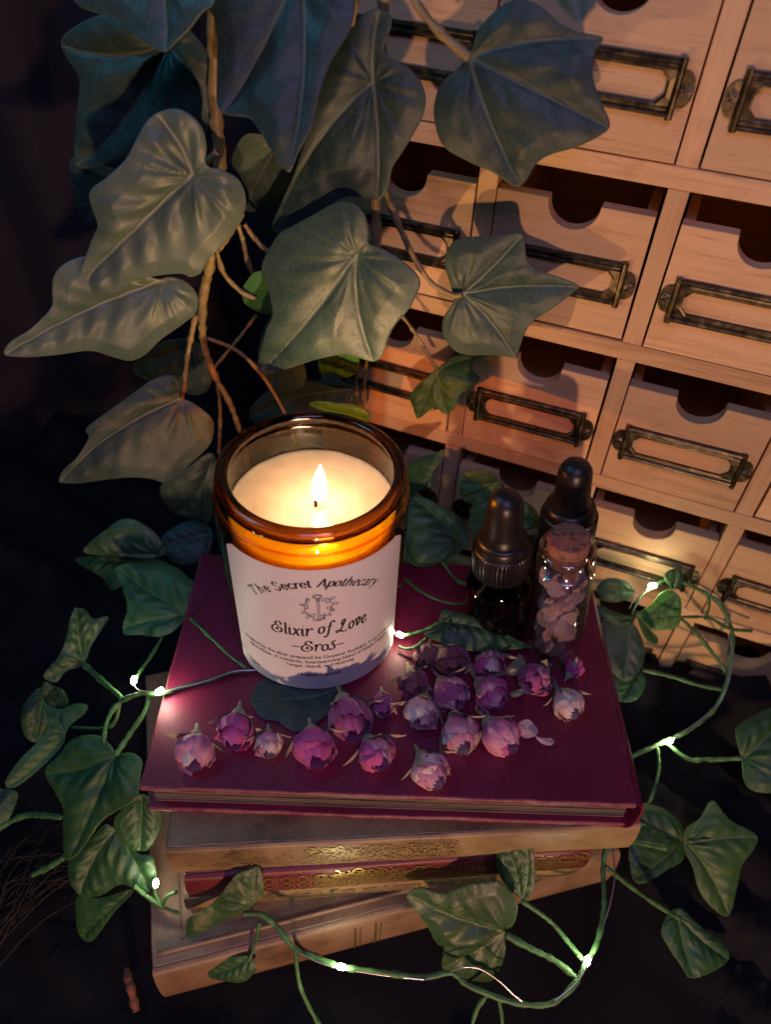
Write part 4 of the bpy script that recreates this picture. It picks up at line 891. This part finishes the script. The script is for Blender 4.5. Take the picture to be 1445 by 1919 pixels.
# loose petals on the cover
def loose(outline, label, m_, z=1.2, seed=0):
    P = [on_z(x, y, z) for x, y in outline]; c = sum(P, Vector()) / len(P); pts = catmull(P, 3, True)
    V = [c + Vector((0, 0, 1.2))] ; n_ = len(pts)
    for f_ in (.5, 1.0):
        for p in pts: V.append(c.lerp(p, f_) + Vector((0, 0, .6 + 1.6 * noise.noise(p * .22 + Vector((seed, 0, 0))) * f_)))
    F = [(0, 1 + i, 1 + (i + 1) % n_) for i in range(n_)] + [(1 + i, 1 + n_ + i, 1 + n_ + (i + 1) % n_, 1 + (i + 1) % n_) for i in range(n_)]
    k = len(V); V += [v - Vector((0, 0, .25)) for v in V]; F += [tuple(q + k for q in f[::-1]) for f in F]
    o = build('loose_petal', V, F, m_, origin=c, smooth=True, attr=[.3] * len(V)); return tag(o, label, 'petal')
loose([(972, 1356), (990, 1352), (1008, 1366), (1004, 1380), (985, 1382), (974, 1372)], 'larger pale lilac loose petal lying right of the pink rosebud', PET['pale'], 1.2, 1)
loose([(1003, 1380), (1020, 1384), (1037, 1390), (1034, 1399), (1018, 1394)], 'narrow grey-blue loose petal at the far right of the bud row', PET['pale'], 1, 2)
loose([(955, 1300), (970, 1294), (985, 1298), (975, 1306), (960, 1307)], 'greyish sepal fragment between the magenta and purple rosebuds', SEPAL, 1.2, 3)
loose([(945, 1262), (962, 1240), (975, 1228), (985, 1250), (972, 1266)], 'grey-green curled petal in the shade left of the purple rosebud', SEPAL, 1.5, 4)

# ================================================================== HANGING IVY
def stems(parent, m_, *lines):
    for pts, rad in lines:
        rad = tuple(x * .82 for x in rad) if isinstance(rad, tuple) else rad * .82; V, F = tube(pts, rad, 9, 9, .45); build('stem', V, F, m_, parent, smooth=True)
ivyL = thing('hanging_ivy', 'large-leaved artificial ivy hanging at the upper left of the candle', 'ivy', on_y(405, -60, 70))
ivyR = thing('hanging_ivy', 'large-leaved artificial ivy hanging in front of the wooden drawers', 'ivy', on_y(720, -60, 75))
HL = lambda p, ol, base, Y, n_, m_, **k: leaf(p, ol, base, on_y(base[0], base[1], Y), n_, m_, dense=72, **k)
HC = lambda p, ol, base, off, n_, m_, **k: leaf(p, ol, base, on_cab(base[0], base[1], off), n_, m_, dense=72, **k)
# the bright big leaf
HL(ivyL, [(319, 205), (349, 209), (376, 234), (386, 269), (384, 300), (392, 311), (418, 316), (446, 334), (459, 363), (458, 393), (438, 433), (413, 463), (388, 488), (376, 513), (356, 521), (339, 515), (294, 520), (249, 530), (214, 553), (174, 560), (129, 568), (132, 553), (154, 503), (174, 448), (182, 423), (167, 378), (172, 356), (199, 334), (234, 299), (254, 264), (279, 224)], (362, 331), 58, (0.30, -1, -.05), LEAF_LIT, relief=.060, ripple=.36, curl=.05, seed=1)
HL(ivyL, [(162, 481), (230, 485), (291, 523), (319, 519), (349, 528), (369, 553), (366, 583), (344, 603), (299, 635), (271, 662), (244, 674), (214, 670), (169, 660), (100, 670), (30, 675), (7, 670), (20, 647), (60, 618), (95, 578), (97, 545), (100, 520), (118, 497)], (300, 528), 62, (0.48, -1, .10), LEAF_LIT, relief=.05, ripple=.3, curl=.03, seed=2)
HL(ivyL, [(107, 82), (125, 58), (180, 30), (250, 20), (310, 40), (349, 52), (393, 110), (398, 170), (390, 235), (350, 290), (300, 312), (234, 298), (174, 316), (137, 319), (127, 294), (135, 220), (144, 154), (120, 112)], (311, 85), 88, (-.2, -1, .1), LEAF_BIG, relief=.06, seed=3)
HL(ivyL, [(110, -60), (135, 0), (174, 20), (214, 30), (239, 55), (269, 80), (294, 90), (309, 85), (349, 50), (378, 20), (400, -5), (400, -90), (250, -120)], (300, -70), 60, (-.35, -.8, .6), LEAF_BIG, relief=.05, seed=4)
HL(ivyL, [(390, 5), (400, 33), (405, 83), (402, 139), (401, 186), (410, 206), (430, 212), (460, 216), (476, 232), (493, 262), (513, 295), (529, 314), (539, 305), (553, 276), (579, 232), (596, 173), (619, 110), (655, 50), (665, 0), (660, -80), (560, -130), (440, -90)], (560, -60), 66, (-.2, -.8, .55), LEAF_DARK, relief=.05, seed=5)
HL(ivyL, [(433, 312), (440, 280), (456, 256), (480, 252), (520, 262), (561, 279), (556, 320), (540, 360), (519, 388), (503, 392), (480, 410), (460, 420), (451, 417), (460, 392), (461, 368), (450, 339)], (520, 275), 80, (-.2, -1, -.6), LEAF_LIT, relief=.05, seed=6)
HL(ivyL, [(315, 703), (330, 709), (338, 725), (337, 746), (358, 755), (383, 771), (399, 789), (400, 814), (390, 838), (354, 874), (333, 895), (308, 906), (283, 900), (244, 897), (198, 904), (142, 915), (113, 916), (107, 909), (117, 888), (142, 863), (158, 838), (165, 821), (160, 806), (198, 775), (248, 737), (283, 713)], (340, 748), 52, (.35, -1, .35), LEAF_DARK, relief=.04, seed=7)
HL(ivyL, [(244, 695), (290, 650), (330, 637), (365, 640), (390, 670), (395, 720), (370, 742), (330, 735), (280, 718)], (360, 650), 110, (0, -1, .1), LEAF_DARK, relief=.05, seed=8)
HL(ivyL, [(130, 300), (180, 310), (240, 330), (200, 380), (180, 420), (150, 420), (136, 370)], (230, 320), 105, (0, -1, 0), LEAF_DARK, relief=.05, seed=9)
HL(ivyL, [(300, 915), (350, 875), (400, 850), (402, 930), (392, 985), (350, 975), (318, 960)], (395, 870), 75, (.3, -1, .2), LEAF_DARK, seed=10)
Y = lambda pts, yy: [on_y(a, b, yy) for a, b in pts]
stems(ivyL, STEM_B, (Y([(402, -60), (402, 60), (405, 215), (412, 300), (404, 400), (394, 490), (380, 560), (381, 640), (400, 700), (432, 760), (455, 830), (470, 900)], 80), (3.4, 1.3)),
      (Y([(366, 590), (352, 660), (346, 710), (340, 748)], 66) , (1.5, 1.2)), (Y([(362, 331), (385, 305), (408, 285)], 68), (1.2, 1.6)), (Y([(405, 465), (418, 510), (450, 545), (480, 560)], 78), 1.2),
      (Y([(458, 420), (480, 450), (508, 475), (560, 500)], 84), 1.1), (Y([(455, 400), (430, 440), (398, 485)], 86), 1.2), (Y([(445, 420), (455, 450), (464, 490), (486, 540), (520, 580)], 92), 1.3), (Y([(383, 632), (440, 655), (480, 690), (512, 735), (540, 790), (555, 840)], 84), 1.1), (Y([(400, 690), (450, 630), (480, 590)], 95), .9), (Y([(404, 700), (412, 760), (410, 850)], 90), 1.2))
# leaves over the drawers
CNt = lambda a, b, c: tuple(CN + Vector((a, b, c)))
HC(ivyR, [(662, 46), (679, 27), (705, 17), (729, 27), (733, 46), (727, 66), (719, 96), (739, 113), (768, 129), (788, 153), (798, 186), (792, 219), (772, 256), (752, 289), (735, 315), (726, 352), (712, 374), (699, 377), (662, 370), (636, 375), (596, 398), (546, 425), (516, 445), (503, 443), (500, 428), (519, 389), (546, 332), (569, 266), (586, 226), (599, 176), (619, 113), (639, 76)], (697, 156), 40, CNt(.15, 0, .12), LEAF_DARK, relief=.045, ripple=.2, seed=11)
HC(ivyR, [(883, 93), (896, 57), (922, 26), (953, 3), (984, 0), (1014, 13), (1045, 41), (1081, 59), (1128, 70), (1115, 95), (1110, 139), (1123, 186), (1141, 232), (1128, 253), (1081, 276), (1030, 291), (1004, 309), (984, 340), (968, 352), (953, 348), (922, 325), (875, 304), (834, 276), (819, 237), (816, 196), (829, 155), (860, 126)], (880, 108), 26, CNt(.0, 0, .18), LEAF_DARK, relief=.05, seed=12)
HC(ivyR, [(865, 446), (906, 442), (937, 441), (968, 437), (981, 446), (986, 480), (999, 503), (1035, 518), (1079, 539), (1071, 554), (1030, 583), (999, 603), (984, 624), (977, 643), (967, 668), (959, 672), (945, 669), (909, 666), (881, 668), (854, 660), (834, 637), (828, 615), (832, 593), (843, 577), (850, 563), (848, 548), (842, 521), (835, 495), (839, 469), (849, 454)], (866, 552), 22, CNt(0, 0, .15), LEAF_BIG, relief=.035, seed=13)
HC(ivyR, [(640, 376), (665, 380), (685, 400), (692, 430), (692, 455), (717, 466), (744, 482), (769, 502), (783, 518), (787, 535), (780, 554), (766, 580), (740, 610), (726, 637), (719, 660), (710, 675), (693, 682), (660, 672), (640, 668), (590, 677), (540, 695), (490, 709), (475, 700), (480, 670), (495, 620), (508, 590), (500, 545), (487, 505), (498, 475), (520, 440), (545, 425), (590, 400), (615, 386)], (667, 482), 52, CNt(.1, 0, .1), LEAF_BIG, relief=.038, seed=14)
HC(ivyR, [(451, 548), (456, 573), (473, 585), (503, 595), (540, 600), (560, 540), (530, 500), (486, 508), (473, 513), (458, 533)], (530, 520), 42, CNt(.2, 0, -.2), LEAF_FRESH, relief=.04, seed=15)
HC(ivyR, [(592, 672), (600, 640), (636, 630), (668, 645), (672, 680), (663, 705), (641, 718), (621, 710), (595, 717), (591, 707)], (640, 640), 46, CNt(0, 0, -.5), LEAF_FRESH, relief=.03, seed=16)
HC(ivyR, [(575, 768), (587, 760), (621, 756), (660, 760), (689, 772), (693, 782), (684, 793), (650, 781), (612, 776)], (680, 785), 50, CNt(.1, 0, -.2), LEAF_FRESH, relief=.06, seed=17)
HC(ivyR, [(826, 687), (840, 676), (854, 667), (881, 668), (884, 679), (888, 696), (899, 709), (890, 723), (876, 732), (862, 740), (854, 762), (840, 777), (829, 776), (818, 766), (809, 766), (798, 775), (784, 786), (778, 784), (773, 765), (767, 748), (771, 737), (784, 720), (804, 704)], (820, 694), 12, CNt(0, 0, .3), LEAF_SMALL, relief=.06, seed=18)
HC(ivyR, [(455, 795), (480, 750), (540, 720), (620, 712), (660, 725), (672, 760), (640, 800), (540, 815)], (660, 730), 16, CNt(0, 0, .15), LEAF_DARK, relief=.05, seed=19)
HC(ivyR, [(1030, -40), (1045, 0), (1060, 20), (1085, 40), (1105, 22), (1120, 0), (1130, -60), (1080, -80)], (1080, -60), 92, CNt(0, 0, .5), LEAF_BIG, relief=.04, seed=20)
HC(ivyR, [(500, 600), (530, 610), (560, 660), (570, 720), (520, 735), (480, 690)], (550, 640), 20, CNt(0, 0, .2), LEAF_DARK, seed=21)
CB = lambda pts, off: [on_cab(a, b, off) for a, b in pts]
stems(ivyR, STEM_B, (CB([(722, -60), (716, 60), (706, 200), (704, 375), (706, 470), (700, 560)], 30), (2.6, 2.2)), (CB([(720, 355), (735, 392), (752, 432), (780, 490), (812, 533), (850, 553), (866, 552)], 24), (1.5, 1.3)),
      (CB([(748, 585), (775, 620), (800, 660), (820, 694)], 16), (1.0, .9)), (CB([(755, -40), (790, 20), (830, 65), (880, 108)], 30), (1.7, 1.9)), (CB([(668, -40), (664, 10), (658, 48)], 44), 1.5), (CB([(672, 660), (668, 720), (672, 765)], 16), .9), (CB([(690, 660), (682, 720), (680, 765)], 14), .9), (CB([(667, 482), (685, 470), (702, 470)], 46), 1.2))

# ================================================================== IVY GARLAND WITH FAIRY LIGHTS
def Zl(pts): return [on_z(a, b, c) for a, b, c in pts]
def GL(p, ol, base, z, n_, m_, **k):
    k.setdefault('jag', .009); k.setdefault('relief', .055); k.setdefault('ripple', .35); k.setdefault('pleat', .012)
    return leaf(p, ol, base, on_z(base[0], base[1], z), n_, m_, **k)
gl = thing('ivy_garland', 'green fabric ivy garland spilling down the left side of the books', 'ivy', on_z(200, 1500, -100))
GL(gl, [(150, 1035), (200, 990), (235, 972), (280, 990), (310, 1030), (283, 1047), (213, 1041)], (290, 1040), -10, (.1, -.8, .7), LEAF_VAR, seed=31, jag=.01)
GL(gl, [(131, 1040), (213, 1038), (283, 1046), (312, 1058), (250, 1075), (209, 1106), (184, 1079), (142, 1056)], (300, 1055), -14, (-.2, -.5, .9), LEAF_VAR, seed=32, jag=.012)
GL(gl, [(213, 1062), (248, 1053), (319, 1058), (354, 1083), (372, 1101), (354, 1147), (330, 1179), (301, 1193), (262, 1189), (230, 1187), (230, 1164), (237, 1136), (227, 1101)], (347, 1150), -12, (.1, -.5, 1), LEAF_CLOTH, seed=33, jag=.008, relief=.04)
GL(gl, [(138, 1141), (159, 1143), (174, 1159), (202, 1156), (188, 1182), (170, 1211), (156, 1246), (124, 1257), (106, 1278), (85, 1274), (83, 1260), (110, 1228), (124, 1193), (129, 1164)], (156, 1240), -22, (.3, -.7, .8), LEAF_VAR, seed=34, jag=.012, relief=.09)
GL(gl, [(82, 1278), (100, 1285), (120, 1296), (126, 1322), (92, 1325), (80, 1305)], (110, 1285), -30, (.2, -.8, .6), LEAF_VAR, seed=35, relief=.1)
GL(gl, [(113, 1328), (140, 1318), (163, 1321), (159, 1336), (134, 1357), (124, 1371), (117, 1396), (85, 1431), (28, 1474), (7, 1466), (35, 1424), (67, 1392), (85, 1367), (85, 1325)], (120, 1375), -40, (.35, -.4, 1), LEAF_SMALL, seed=36, jag=.01)
GL(gl, [(152, 1378), (184, 1380), (205, 1396), (216, 1413), (244, 1410), (265, 1422), (264, 1452), (257, 1495), (226, 1516), (191, 1537), (159, 1576), (127, 1611), (110, 1611), (111, 1558), (113, 1516), (99, 1484), (80, 1456), (81, 1438), (103, 1417), (124, 1392)], (212, 1416), -18, (-.25, -.55, .9), LEAF_CLOTH, seed=37, jag=.008, relief=.05)
GL(gl, [(262, 1489), (283, 1498), (301, 1523), (301, 1551), (283, 1587), (258, 1605), (225, 1580), (212, 1541), (235, 1512)], (265, 1500), -34, (.2, -.8, .6), LEAF_CLOTH, seed=38, jag=.01, relief=.06)
GL(gl, [(170, 1569), (198, 1544), (219, 1558), (255, 1597), (283, 1604), (290, 1629), (290, 1665), (265, 1679), (226, 1658), (184, 1682), (142, 1679), (124, 1629), (142, 1594)], (215, 1556), -48, (.0, -.7, .8), LEAF_CLOTH, seed=39, jag=.01, relief=.07)
GL(gl, [(142, 1682), (184, 1684), (248, 1668), (212, 1711), (177, 1760), (159, 1774), (142, 1764), (136, 1728)], (240, 1672), -66, (-.1, -.8, .7), LEAF_CLOTH, seed=40, jag=.01)
GL(gl, [(-40, 1470), (0, 1477), (30, 1484), (28, 1509), (3, 1555), (-40, 1580)], (-20, 1490), -50, (.3, -.5, .8), LEAF_CLOTH, seed=41)
stems(gl, STEM_G, (Zl([(470, 1256, 1.6), (430, 1262, 1.8), (390, 1276, 2.5), (340, 1288, 3), (300, 1300, 3.5), (262, 1300, 0), (222, 1318, -6), (200, 1352, -10), (194, 1392, -14)]), (.9, 1.3)), (Zl([(347, 1150, -9), (362, 1163, 2), (390, 1190, 3), (430, 1228, 2), (462, 1252, 1.6)]), (1.1, .8)),
      (Zl([(156, 1244, -21), (190, 1275, -12), (228, 1308, -4)]), (1.5, 1.2)), (Zl([(303, 1195, -8), (285, 1225, -6), (262, 1258, -4), (252, 1278, -4)]), 1.0), (Zl([(282, 1298, 0), (270, 1335, -6), (247, 1370, -12), (216, 1415, -17)]), (1.0, 1.4)),
      (Zl([(226, 1306, -4), (215, 1352, -14), (190, 1365, -22), (134, 1363, -34)]), (1.0, .9)), (Zl([(-10, 1556, -50), (40, 1530, -46), (80, 1528, -42), (115, 1532, -38)]), (1.5, 1.5)), (Zl([(60, 1640, -60), (90, 1625, -55), (118, 1608, -48)]), 1.4),
      (Zl([(250, 1660, -60), (275, 1680, -64), (305, 1700, -66), (335, 1712, -68)]), (1.3, .8)), (Zl([(305, 1698, -66), (312, 1680, -60), (330, 1672, -56)]), 1.0), (Zl([(288, 1650, -58), (290, 1672, -62), (300, 1695, -66)]), .9))
gf = thing('ivy_garland', 'green ivy garland trailing low across the front of the book stack', 'ivy', on_z(800, 1800, -100))
FR = lambda ol, base, z, n_, m_, **k: GL(gf, ol, base, z, n_, m_, **k)
FR([(442, 1643), (465, 1634), (488, 1633), (492, 1675), (460, 1707), (425, 1728), (389, 1746), (350, 1774), (350, 1732), (370, 1714), (396, 1696), (420, 1668)], (478, 1690), -50, (.2, -1, .35), LEAF_VAR, seed=51, jag=.008, relief=.05)
FR([(388, 1836), (400, 1810), (412, 1796), (440, 1792), (468, 1792), (481, 1813), (470, 1830), (454, 1843), (420, 1842)], (470, 1795), -76, (0, -.8, .6), LEAF_CLOTH, seed=52)
FR([(931, 1606), (962, 1595), (997, 1595), (1002, 1623), (1000, 1664), (983, 1686), (960, 1670), (935, 1640)], (978, 1687), -54, (-.1, -1, .5), LEAF_VAR, seed=53, jag=.01, relief=.06)
FR([(763, 1687), (789, 1671), (831, 1678), (865, 1664), (907, 1654), (941, 1657), (969, 1692), (966, 1727), (948, 1754), (948, 1782), (934, 1824), (921, 1844), (886, 1844), (851, 1827), (829, 1817), (831, 1775), (817, 1765), (800, 1737), (775, 1710)], (950, 1752), -58, (-.05, -1, .5), LEAF_VAR, seed=54, jag=.01, relief=.06)
stems(gf, STEM_G, (Zl([(455, 1712, -58), (490, 1714, -58), (520, 1738, -60), (552, 1778, -63), (600, 1797, -63), (640, 1812, -63), (700, 1820, -65), (790, 1832, -68), (845, 1824, -66), (880, 1848, -68), (960, 1878, -70), (1030, 1882, -68), (1076, 1846, -64), (1098, 1806, -60), (1120, 1765, -58), (1133, 1700, -58), (1131, 1630, -57), (1138, 1590, -55), (1165, 1577, -55), (1205, 1581, -57), (1250, 1590, -60)]), (1.4, 1.3)),
      (Zl([(553, 1780, -64), (560, 1840, -72), (578, 1885, -80), (610, 1940, -90)]), (1.2, 1.0)), (Zl([(948, 1752, -57), (1000, 1780, -60), (1040, 1800, -62), (1084, 1836, -64)]), (1.6, 1.4)), (Zl([(978, 1688, -54), (1030, 1725, -57), (1065, 1765, -60), (1094, 1800, -61)]), (1.2, 1.2)),
      (Zl([(1136, 1624, -57), (1180, 1660, -66), (1230, 1695, -76), (1275, 1722, -84)]), (1.3, 1.1)), (Zl([(915, 1864, -70), (895, 1890, -76), (880, 1940, -84)]), 1.1), (Zl([(935, 1872, -70), (940, 1900, -76), (945, 1950, -84)]), 1.0), (Zl([(486, 1728, -60), (478, 1770, -70), (466, 1800, -76)]), .9))
gr = thing('ivy_garland', 'green ivy garland lying on the dark cloth right of the books', 'ivy', on_z(1300, 1500, -100))
RR = lambda ol, base, z, n_, m_, **k: GL(gr, ol, base, z, n_, m_, **k)
RR([(1185, 1510), (1221, 1507), (1256, 1523), (1278, 1548), (1285, 1580), (1281, 1612), (1253, 1629), (1214, 1654), (1190, 1645), (1180, 1580)], (1280, 1575), -74, (.1, -.3, 1), LEAF_CLOTH, seed=61)
RR([(1336, 1500), (1370, 1537), (1423, 1567), (1412, 1597), (1394, 1622), (1384, 1665), (1370, 1719), (1334, 1700), (1309, 1665), (1299, 1626), (1285, 1594), (1285, 1555), (1313, 1534)], (1290, 1583), -64, (-.15, -.6, .9), LEAF_SMALL, seed=62, jag=.008, relief=.04)
RR([(1444, 1327), (1405, 1346), (1380, 1364), (1382, 1392), (1391, 1424), (1394, 1459), (1408, 1480), (1445, 1486), (1500, 1470), (1520, 1390), (1490, 1320)], (1393, 1422), -50, (-.3, -.5, .9), LEAF_CLOTH, seed=63, jag=.006)
RR([(1253, 1711), (1278, 1704), (1317, 1739), (1366, 1774), (1363, 1806), (1302, 1834), (1281, 1813), (1256, 1778), (1240, 1746)], (1270, 1715), -88, (0, -.3, 1), LEAF_CLOTH, seed=64)
RR([(1100, 1135), (1125, 1134), (1156, 1148), (1190, 1158), (1175, 1172), (1140, 1160), (1128, 1172), (1120, 1186), (1106, 1200), (1092, 1191), (1091, 1164)], (1170, 1160), -4, (0, -.6, .9), LEAF_CLOTH, seed=65)
RR([(1239, 1111), (1258, 1106), (1275, 1119), (1278, 1149), (1269, 1177), (1222, 1181), (1194, 1156), (1222, 1133)], (1262, 1115), -8, (-.1, -.8, .5), LEAF_FRESH, seed=66, relief=.06)
RR([(1196, 1157), (1217, 1176), (1241, 1200), (1235, 1208), (1211, 1195)], (1200, 1160), -10, (.4, -.6, .6), LEAF_SMALL, seed=67)
RR([(1130, 1170), (1170, 1160), (1200, 1185), (1210, 1240), (1180, 1275), (1145, 1250)], (1180, 1170), -30, (.2, -.6, .8), LEAF_DARK, seed=68)
RR([(1245, 1082), (1262, 1068), (1278, 1072), (1282, 1092), (1262, 1104)], (1262, 1100), -8, (0, -.8, .4), LEAF_CLOTH, seed=69)
RR([(1150, 1260), (1190, 1250), (1210, 1275), (1195, 1310), (1160, 1310)], (1190, 1260), -50, (0, -.4, 1), LEAF_CLOTH, seed=70)
stems(gr, STEM_G, (Zl([(1170, 1425, -58), (1205, 1408, -58), (1250, 1388, -58), (1295, 1366, -56), (1338, 1330, -50), (1360, 1288, -42), (1372, 1225, -32), (1372, 1180, -26), (1352, 1135, -18), (1330, 1115, -15), (1300, 1100, -12), (1270, 1087, -10), (1245, 1088, -10), (1225, 1100, -10)]), (1.4, 1.0)),
      (Zl([(1240, 1157, -12), (1290, 1156, -14), (1330, 1158, -18), (1368, 1178, -24), (1410, 1182, -26)]), (.8, 1.0)), (Zl([(1278, 1160, -14), (1310, 1192, -22), (1345, 1235, -34), (1362, 1262, -40)]), 1.1), (Zl([(1204, 1255, -40), (1260, 1268, -42), (1310, 1284, -44), (1358, 1293, -44)]), (1.3, 1.0)),
      (Zl([(1252, 1394, -58), (1290, 1422, -58), (1330, 1424, -56), (1393, 1421, -51)]), (1.2, 1.4)), (Zl([(1232, 1398, -59), (1236, 1435, -62), (1228, 1475, -66), (1215, 1508, -71)]), 1.2), (Zl([(1290, 1583, -63), (1312, 1585, -61), (1335, 1588, -60)]), .6), (Zl([(1326, 1112, -15), (1330, 1135, -16), (1322, 1160, -17)]), 1.0), (Zl([(1225, 1100, -10), (1200, 1120, -10), (1185, 1150, -10)]), .8))
gb = thing('ivy_garland', 'dark ivy sprigs tucked on the book between candle and bottles', 'ivy', on_z(860, 1150, 0))
RB_ = lambda ol, base, z, n_, m_, **k: GL(gb, ol, base, z, n_, m_, **k)
RB_([(829, 1143), (850, 1146), (874, 1151), (907, 1165), (945, 1184), (974, 1198), (1004, 1210), (960, 1216), (907, 1221), (870, 1218), (846, 1221), (824, 1204), (793, 1187), (818, 1176)], (825, 1165), 17, (0, -.5, .9), LEAF_CLOTH, seed=81, jag=.008)
RB_([(834, 842), (829, 859), (809, 889), (805, 917), (790, 917), (771, 934), (766, 930), (761, 878), (790, 857), (815, 850)], (828, 850), 40, (-.3, -1, .5), LEAF_SMALL, seed=82)
RB_([(768, 936), (790, 930), (818, 942), (863, 970), (878, 1000), (874, 1025), (824, 1053), (774, 1048), (760, 990)], (860, 1015), 14, (0, -.5, .8), LEAF_CLOTH, seed=83)
RB_([(880, 985), (895, 930), (930, 900), (960, 925), (1000, 950), (1010, 985), (960, 1000), (905, 1010)], (985, 980), 24, (0, -.8, .6), LEAF_SMALL, seed=84)
RB_([(470, 1310), (490, 1275), (530, 1270), (590, 1285), (650, 1290), (632, 1325), (600, 1350), (560, 1372), (520, 1352), (490, 1345)], (640, 1290), 1.6, (0, 0, 1), LEAF_DARK, seed=85, relief=.02, curl=.0)
stems(gb, STEM_G, (Zl([(746, 1188, 6), (752, 1190, 7), (775, 1187, 8), (805, 1176, 12), (830, 1163, 16)]), .9), (Zl([(757, 1085, 2), (788, 1108, 2), (820, 1124, 2), (850, 1131, 2), (880, 1130, 2)]), (.9, .8)), (Zl([(748, 1212, 3), (765, 1216, 4), (785, 1208, 6), (800, 1195, 9)]), .8), (Zl([(825, 1045, 8), (845, 1075, 3), (862, 1090, 2), (880, 1096, 2)]), 1.1))

GL(gl, [(300, 1010), (330, 985), (372, 975), (398, 1000), (385, 1045), (340, 1058), (310, 1040)], (390, 1000), -30, (.1, -.6, .8), LEAF_DARK, seed=42)
GL(gl, [(40, 1330), (70, 1290), (86, 1300), (90, 1345), (70, 1390), (45, 1380)], (80, 1300), -50, (.3, -.6, .7), LEAF_CLOTH, seed=43)
RB_([(760, 1000), (790, 985), (830, 1010), (838, 1045), (800, 1062), (765, 1050)], (830, 1030), 6, (.2, -.5, .8), LEAF_SMALL, seed=86)
RB_([(860, 900), (890, 880), (925, 885), (940, 920), (905, 945), (870, 940)], (930, 905), 40, (-.2, -.9, .3), LEAF_SMALL, seed=87)
RR([(1120, 1105), (1140, 1085), (1175, 1090), (1190, 1112), (1160, 1128), (1130, 1125)], (1185, 1110), -14, (0, -.8, .5), LEAF_CLOTH, seed=71)
# ---- the string of lights: thin silver wire with tiny bulbs
fs = thing('fairy_lights', 'string of tiny white fairy lights on silver wire through the ivy', 'string lights', on_z(700, 1700, -100))
for pts in ([(480, 1256, 2.6), (440, 1258, 3.6), (405, 1270, 4), (370, 1281, 4.4), (330, 1290, 4.6), (300, 1298, 4.6), (262, 1294, 1), (250, 1284, -2)], [(845, 1822, -65), (868, 1813, -62), (900, 1816, -62), (935, 1838, -64), (960, 1862, -67), (980, 1878, -69)], [(1148, 1588, -54), (1153, 1640, -55), (1144, 1695, -56), (1131, 1735, -57), (1112, 1785, -58), (1098, 1812, -59), (1080, 1842, -62), (1040, 1876, -66)],
            [(1366, 1188, -24), (1374, 1230, -31), (1366, 1280, -40), (1350, 1314, -46), (1325, 1340, -50), (1262, 1386, -57)], [(560, 1786, -62), (600, 1805, -62), (640, 1815, -62), (720, 1828, -66), (800, 1836, -67)], [(1222, 1100, -8), (1195, 1115, -8), (1180, 1140, -8)]):
    V, F = tube(Zl(pts), .32, 6, 8); o = build('wire', V, F, WIRE, fs, smooth=True)
def bulb(x, y, z, ang, m_=LED, sc=.85):
    c = on_z(x, y, z) + Vector((0, -.5, 1.2)); dv = (RT * math.cos(R(ang)) - UP * math.sin(R(ang))).normalized(); q = dv.to_track_quat('Z', 'X')
    pr = [(.01, -2.2), (.8, -2.0), (1.25, -1.2), (1.35, 0), (1.25, 1.2), (.8, 2.0), (.01, 2.3)]
    V, F = lathe([(a * sc, b * sc) for a, b in pr], 12); V = [c + q @ Vector(v) for v in V]; build('bulb', V, F, m_, fs, smooth=True)
for b in ((252, 1276, -4, 100), (300, 1296, 6.0, 150), (640, 1811, -60, 10), (1100, 1800, -57, 100), (1252, 1390, -56, 160), (1222, 1099, -8, 170)): bulb(*b)
bulb(293, 1655, -56, 90, LED_DIM, .8); bulb(750, 1191, 7.5, 20, LED_DIM, .8)

# ================================================================== SMALL ODDS AND ENDS
V, F = tube(Zl([(237, 1818, -101), (241, 1838, -99), (246, 1856, -99), (250, 1874, -100), (255, 1894, -102)]), 1.9, 10, 8, .55)
o = build('dried_peel', V, F, TWIG, origin=on_z(247, 1855, -104), smooth=True); tag(o, 'small twisted orange-brown scrap lying left of the bottom book', 'dried peel')
V, F = lathe([(9 * math.sin(math.pi * i / 10) + .01, -6 * math.cos(math.pi * i / 10)) for i in range(11)], 18); c = on_z(1215, 1322, -92)
V = [c + Vector(v) * (1 + .35 * noise.noise(Vector(v) * .16)) for v in V]
o = build('black_stone', V, F, STONE, origin=c, smooth=True); tag(o, 'shiny black pebble in the dark right of the maroon book', 'stone')
g = random.Random(21); parts = []
for k in range(60):
    a = on_z(-60 + g.uniform(0, 60), 1690 + g.uniform(-60, 130), -98 + g.uniform(0, 14)); b = on_z(80 + g.uniform(0, 150), 1540 + g.uniform(-30, 120), -100 + g.uniform(0, 20))
    parts.append(tube([a, a.lerp(b, .5) + Vector((g.uniform(-4, 4), g.uniform(-4, 4), g.uniform(2, 12))), b], (.5, .2), 4, 4))
V, F = merge(*parts); o = build('dry_fibres', V, F, FIBRE, origin=on_z(60, 1620, -104), smooth=True); o['kind'] = 'stuff'; tag(o, 'bundle of dark brown dry fibres at the lower left', 'dry fibres')
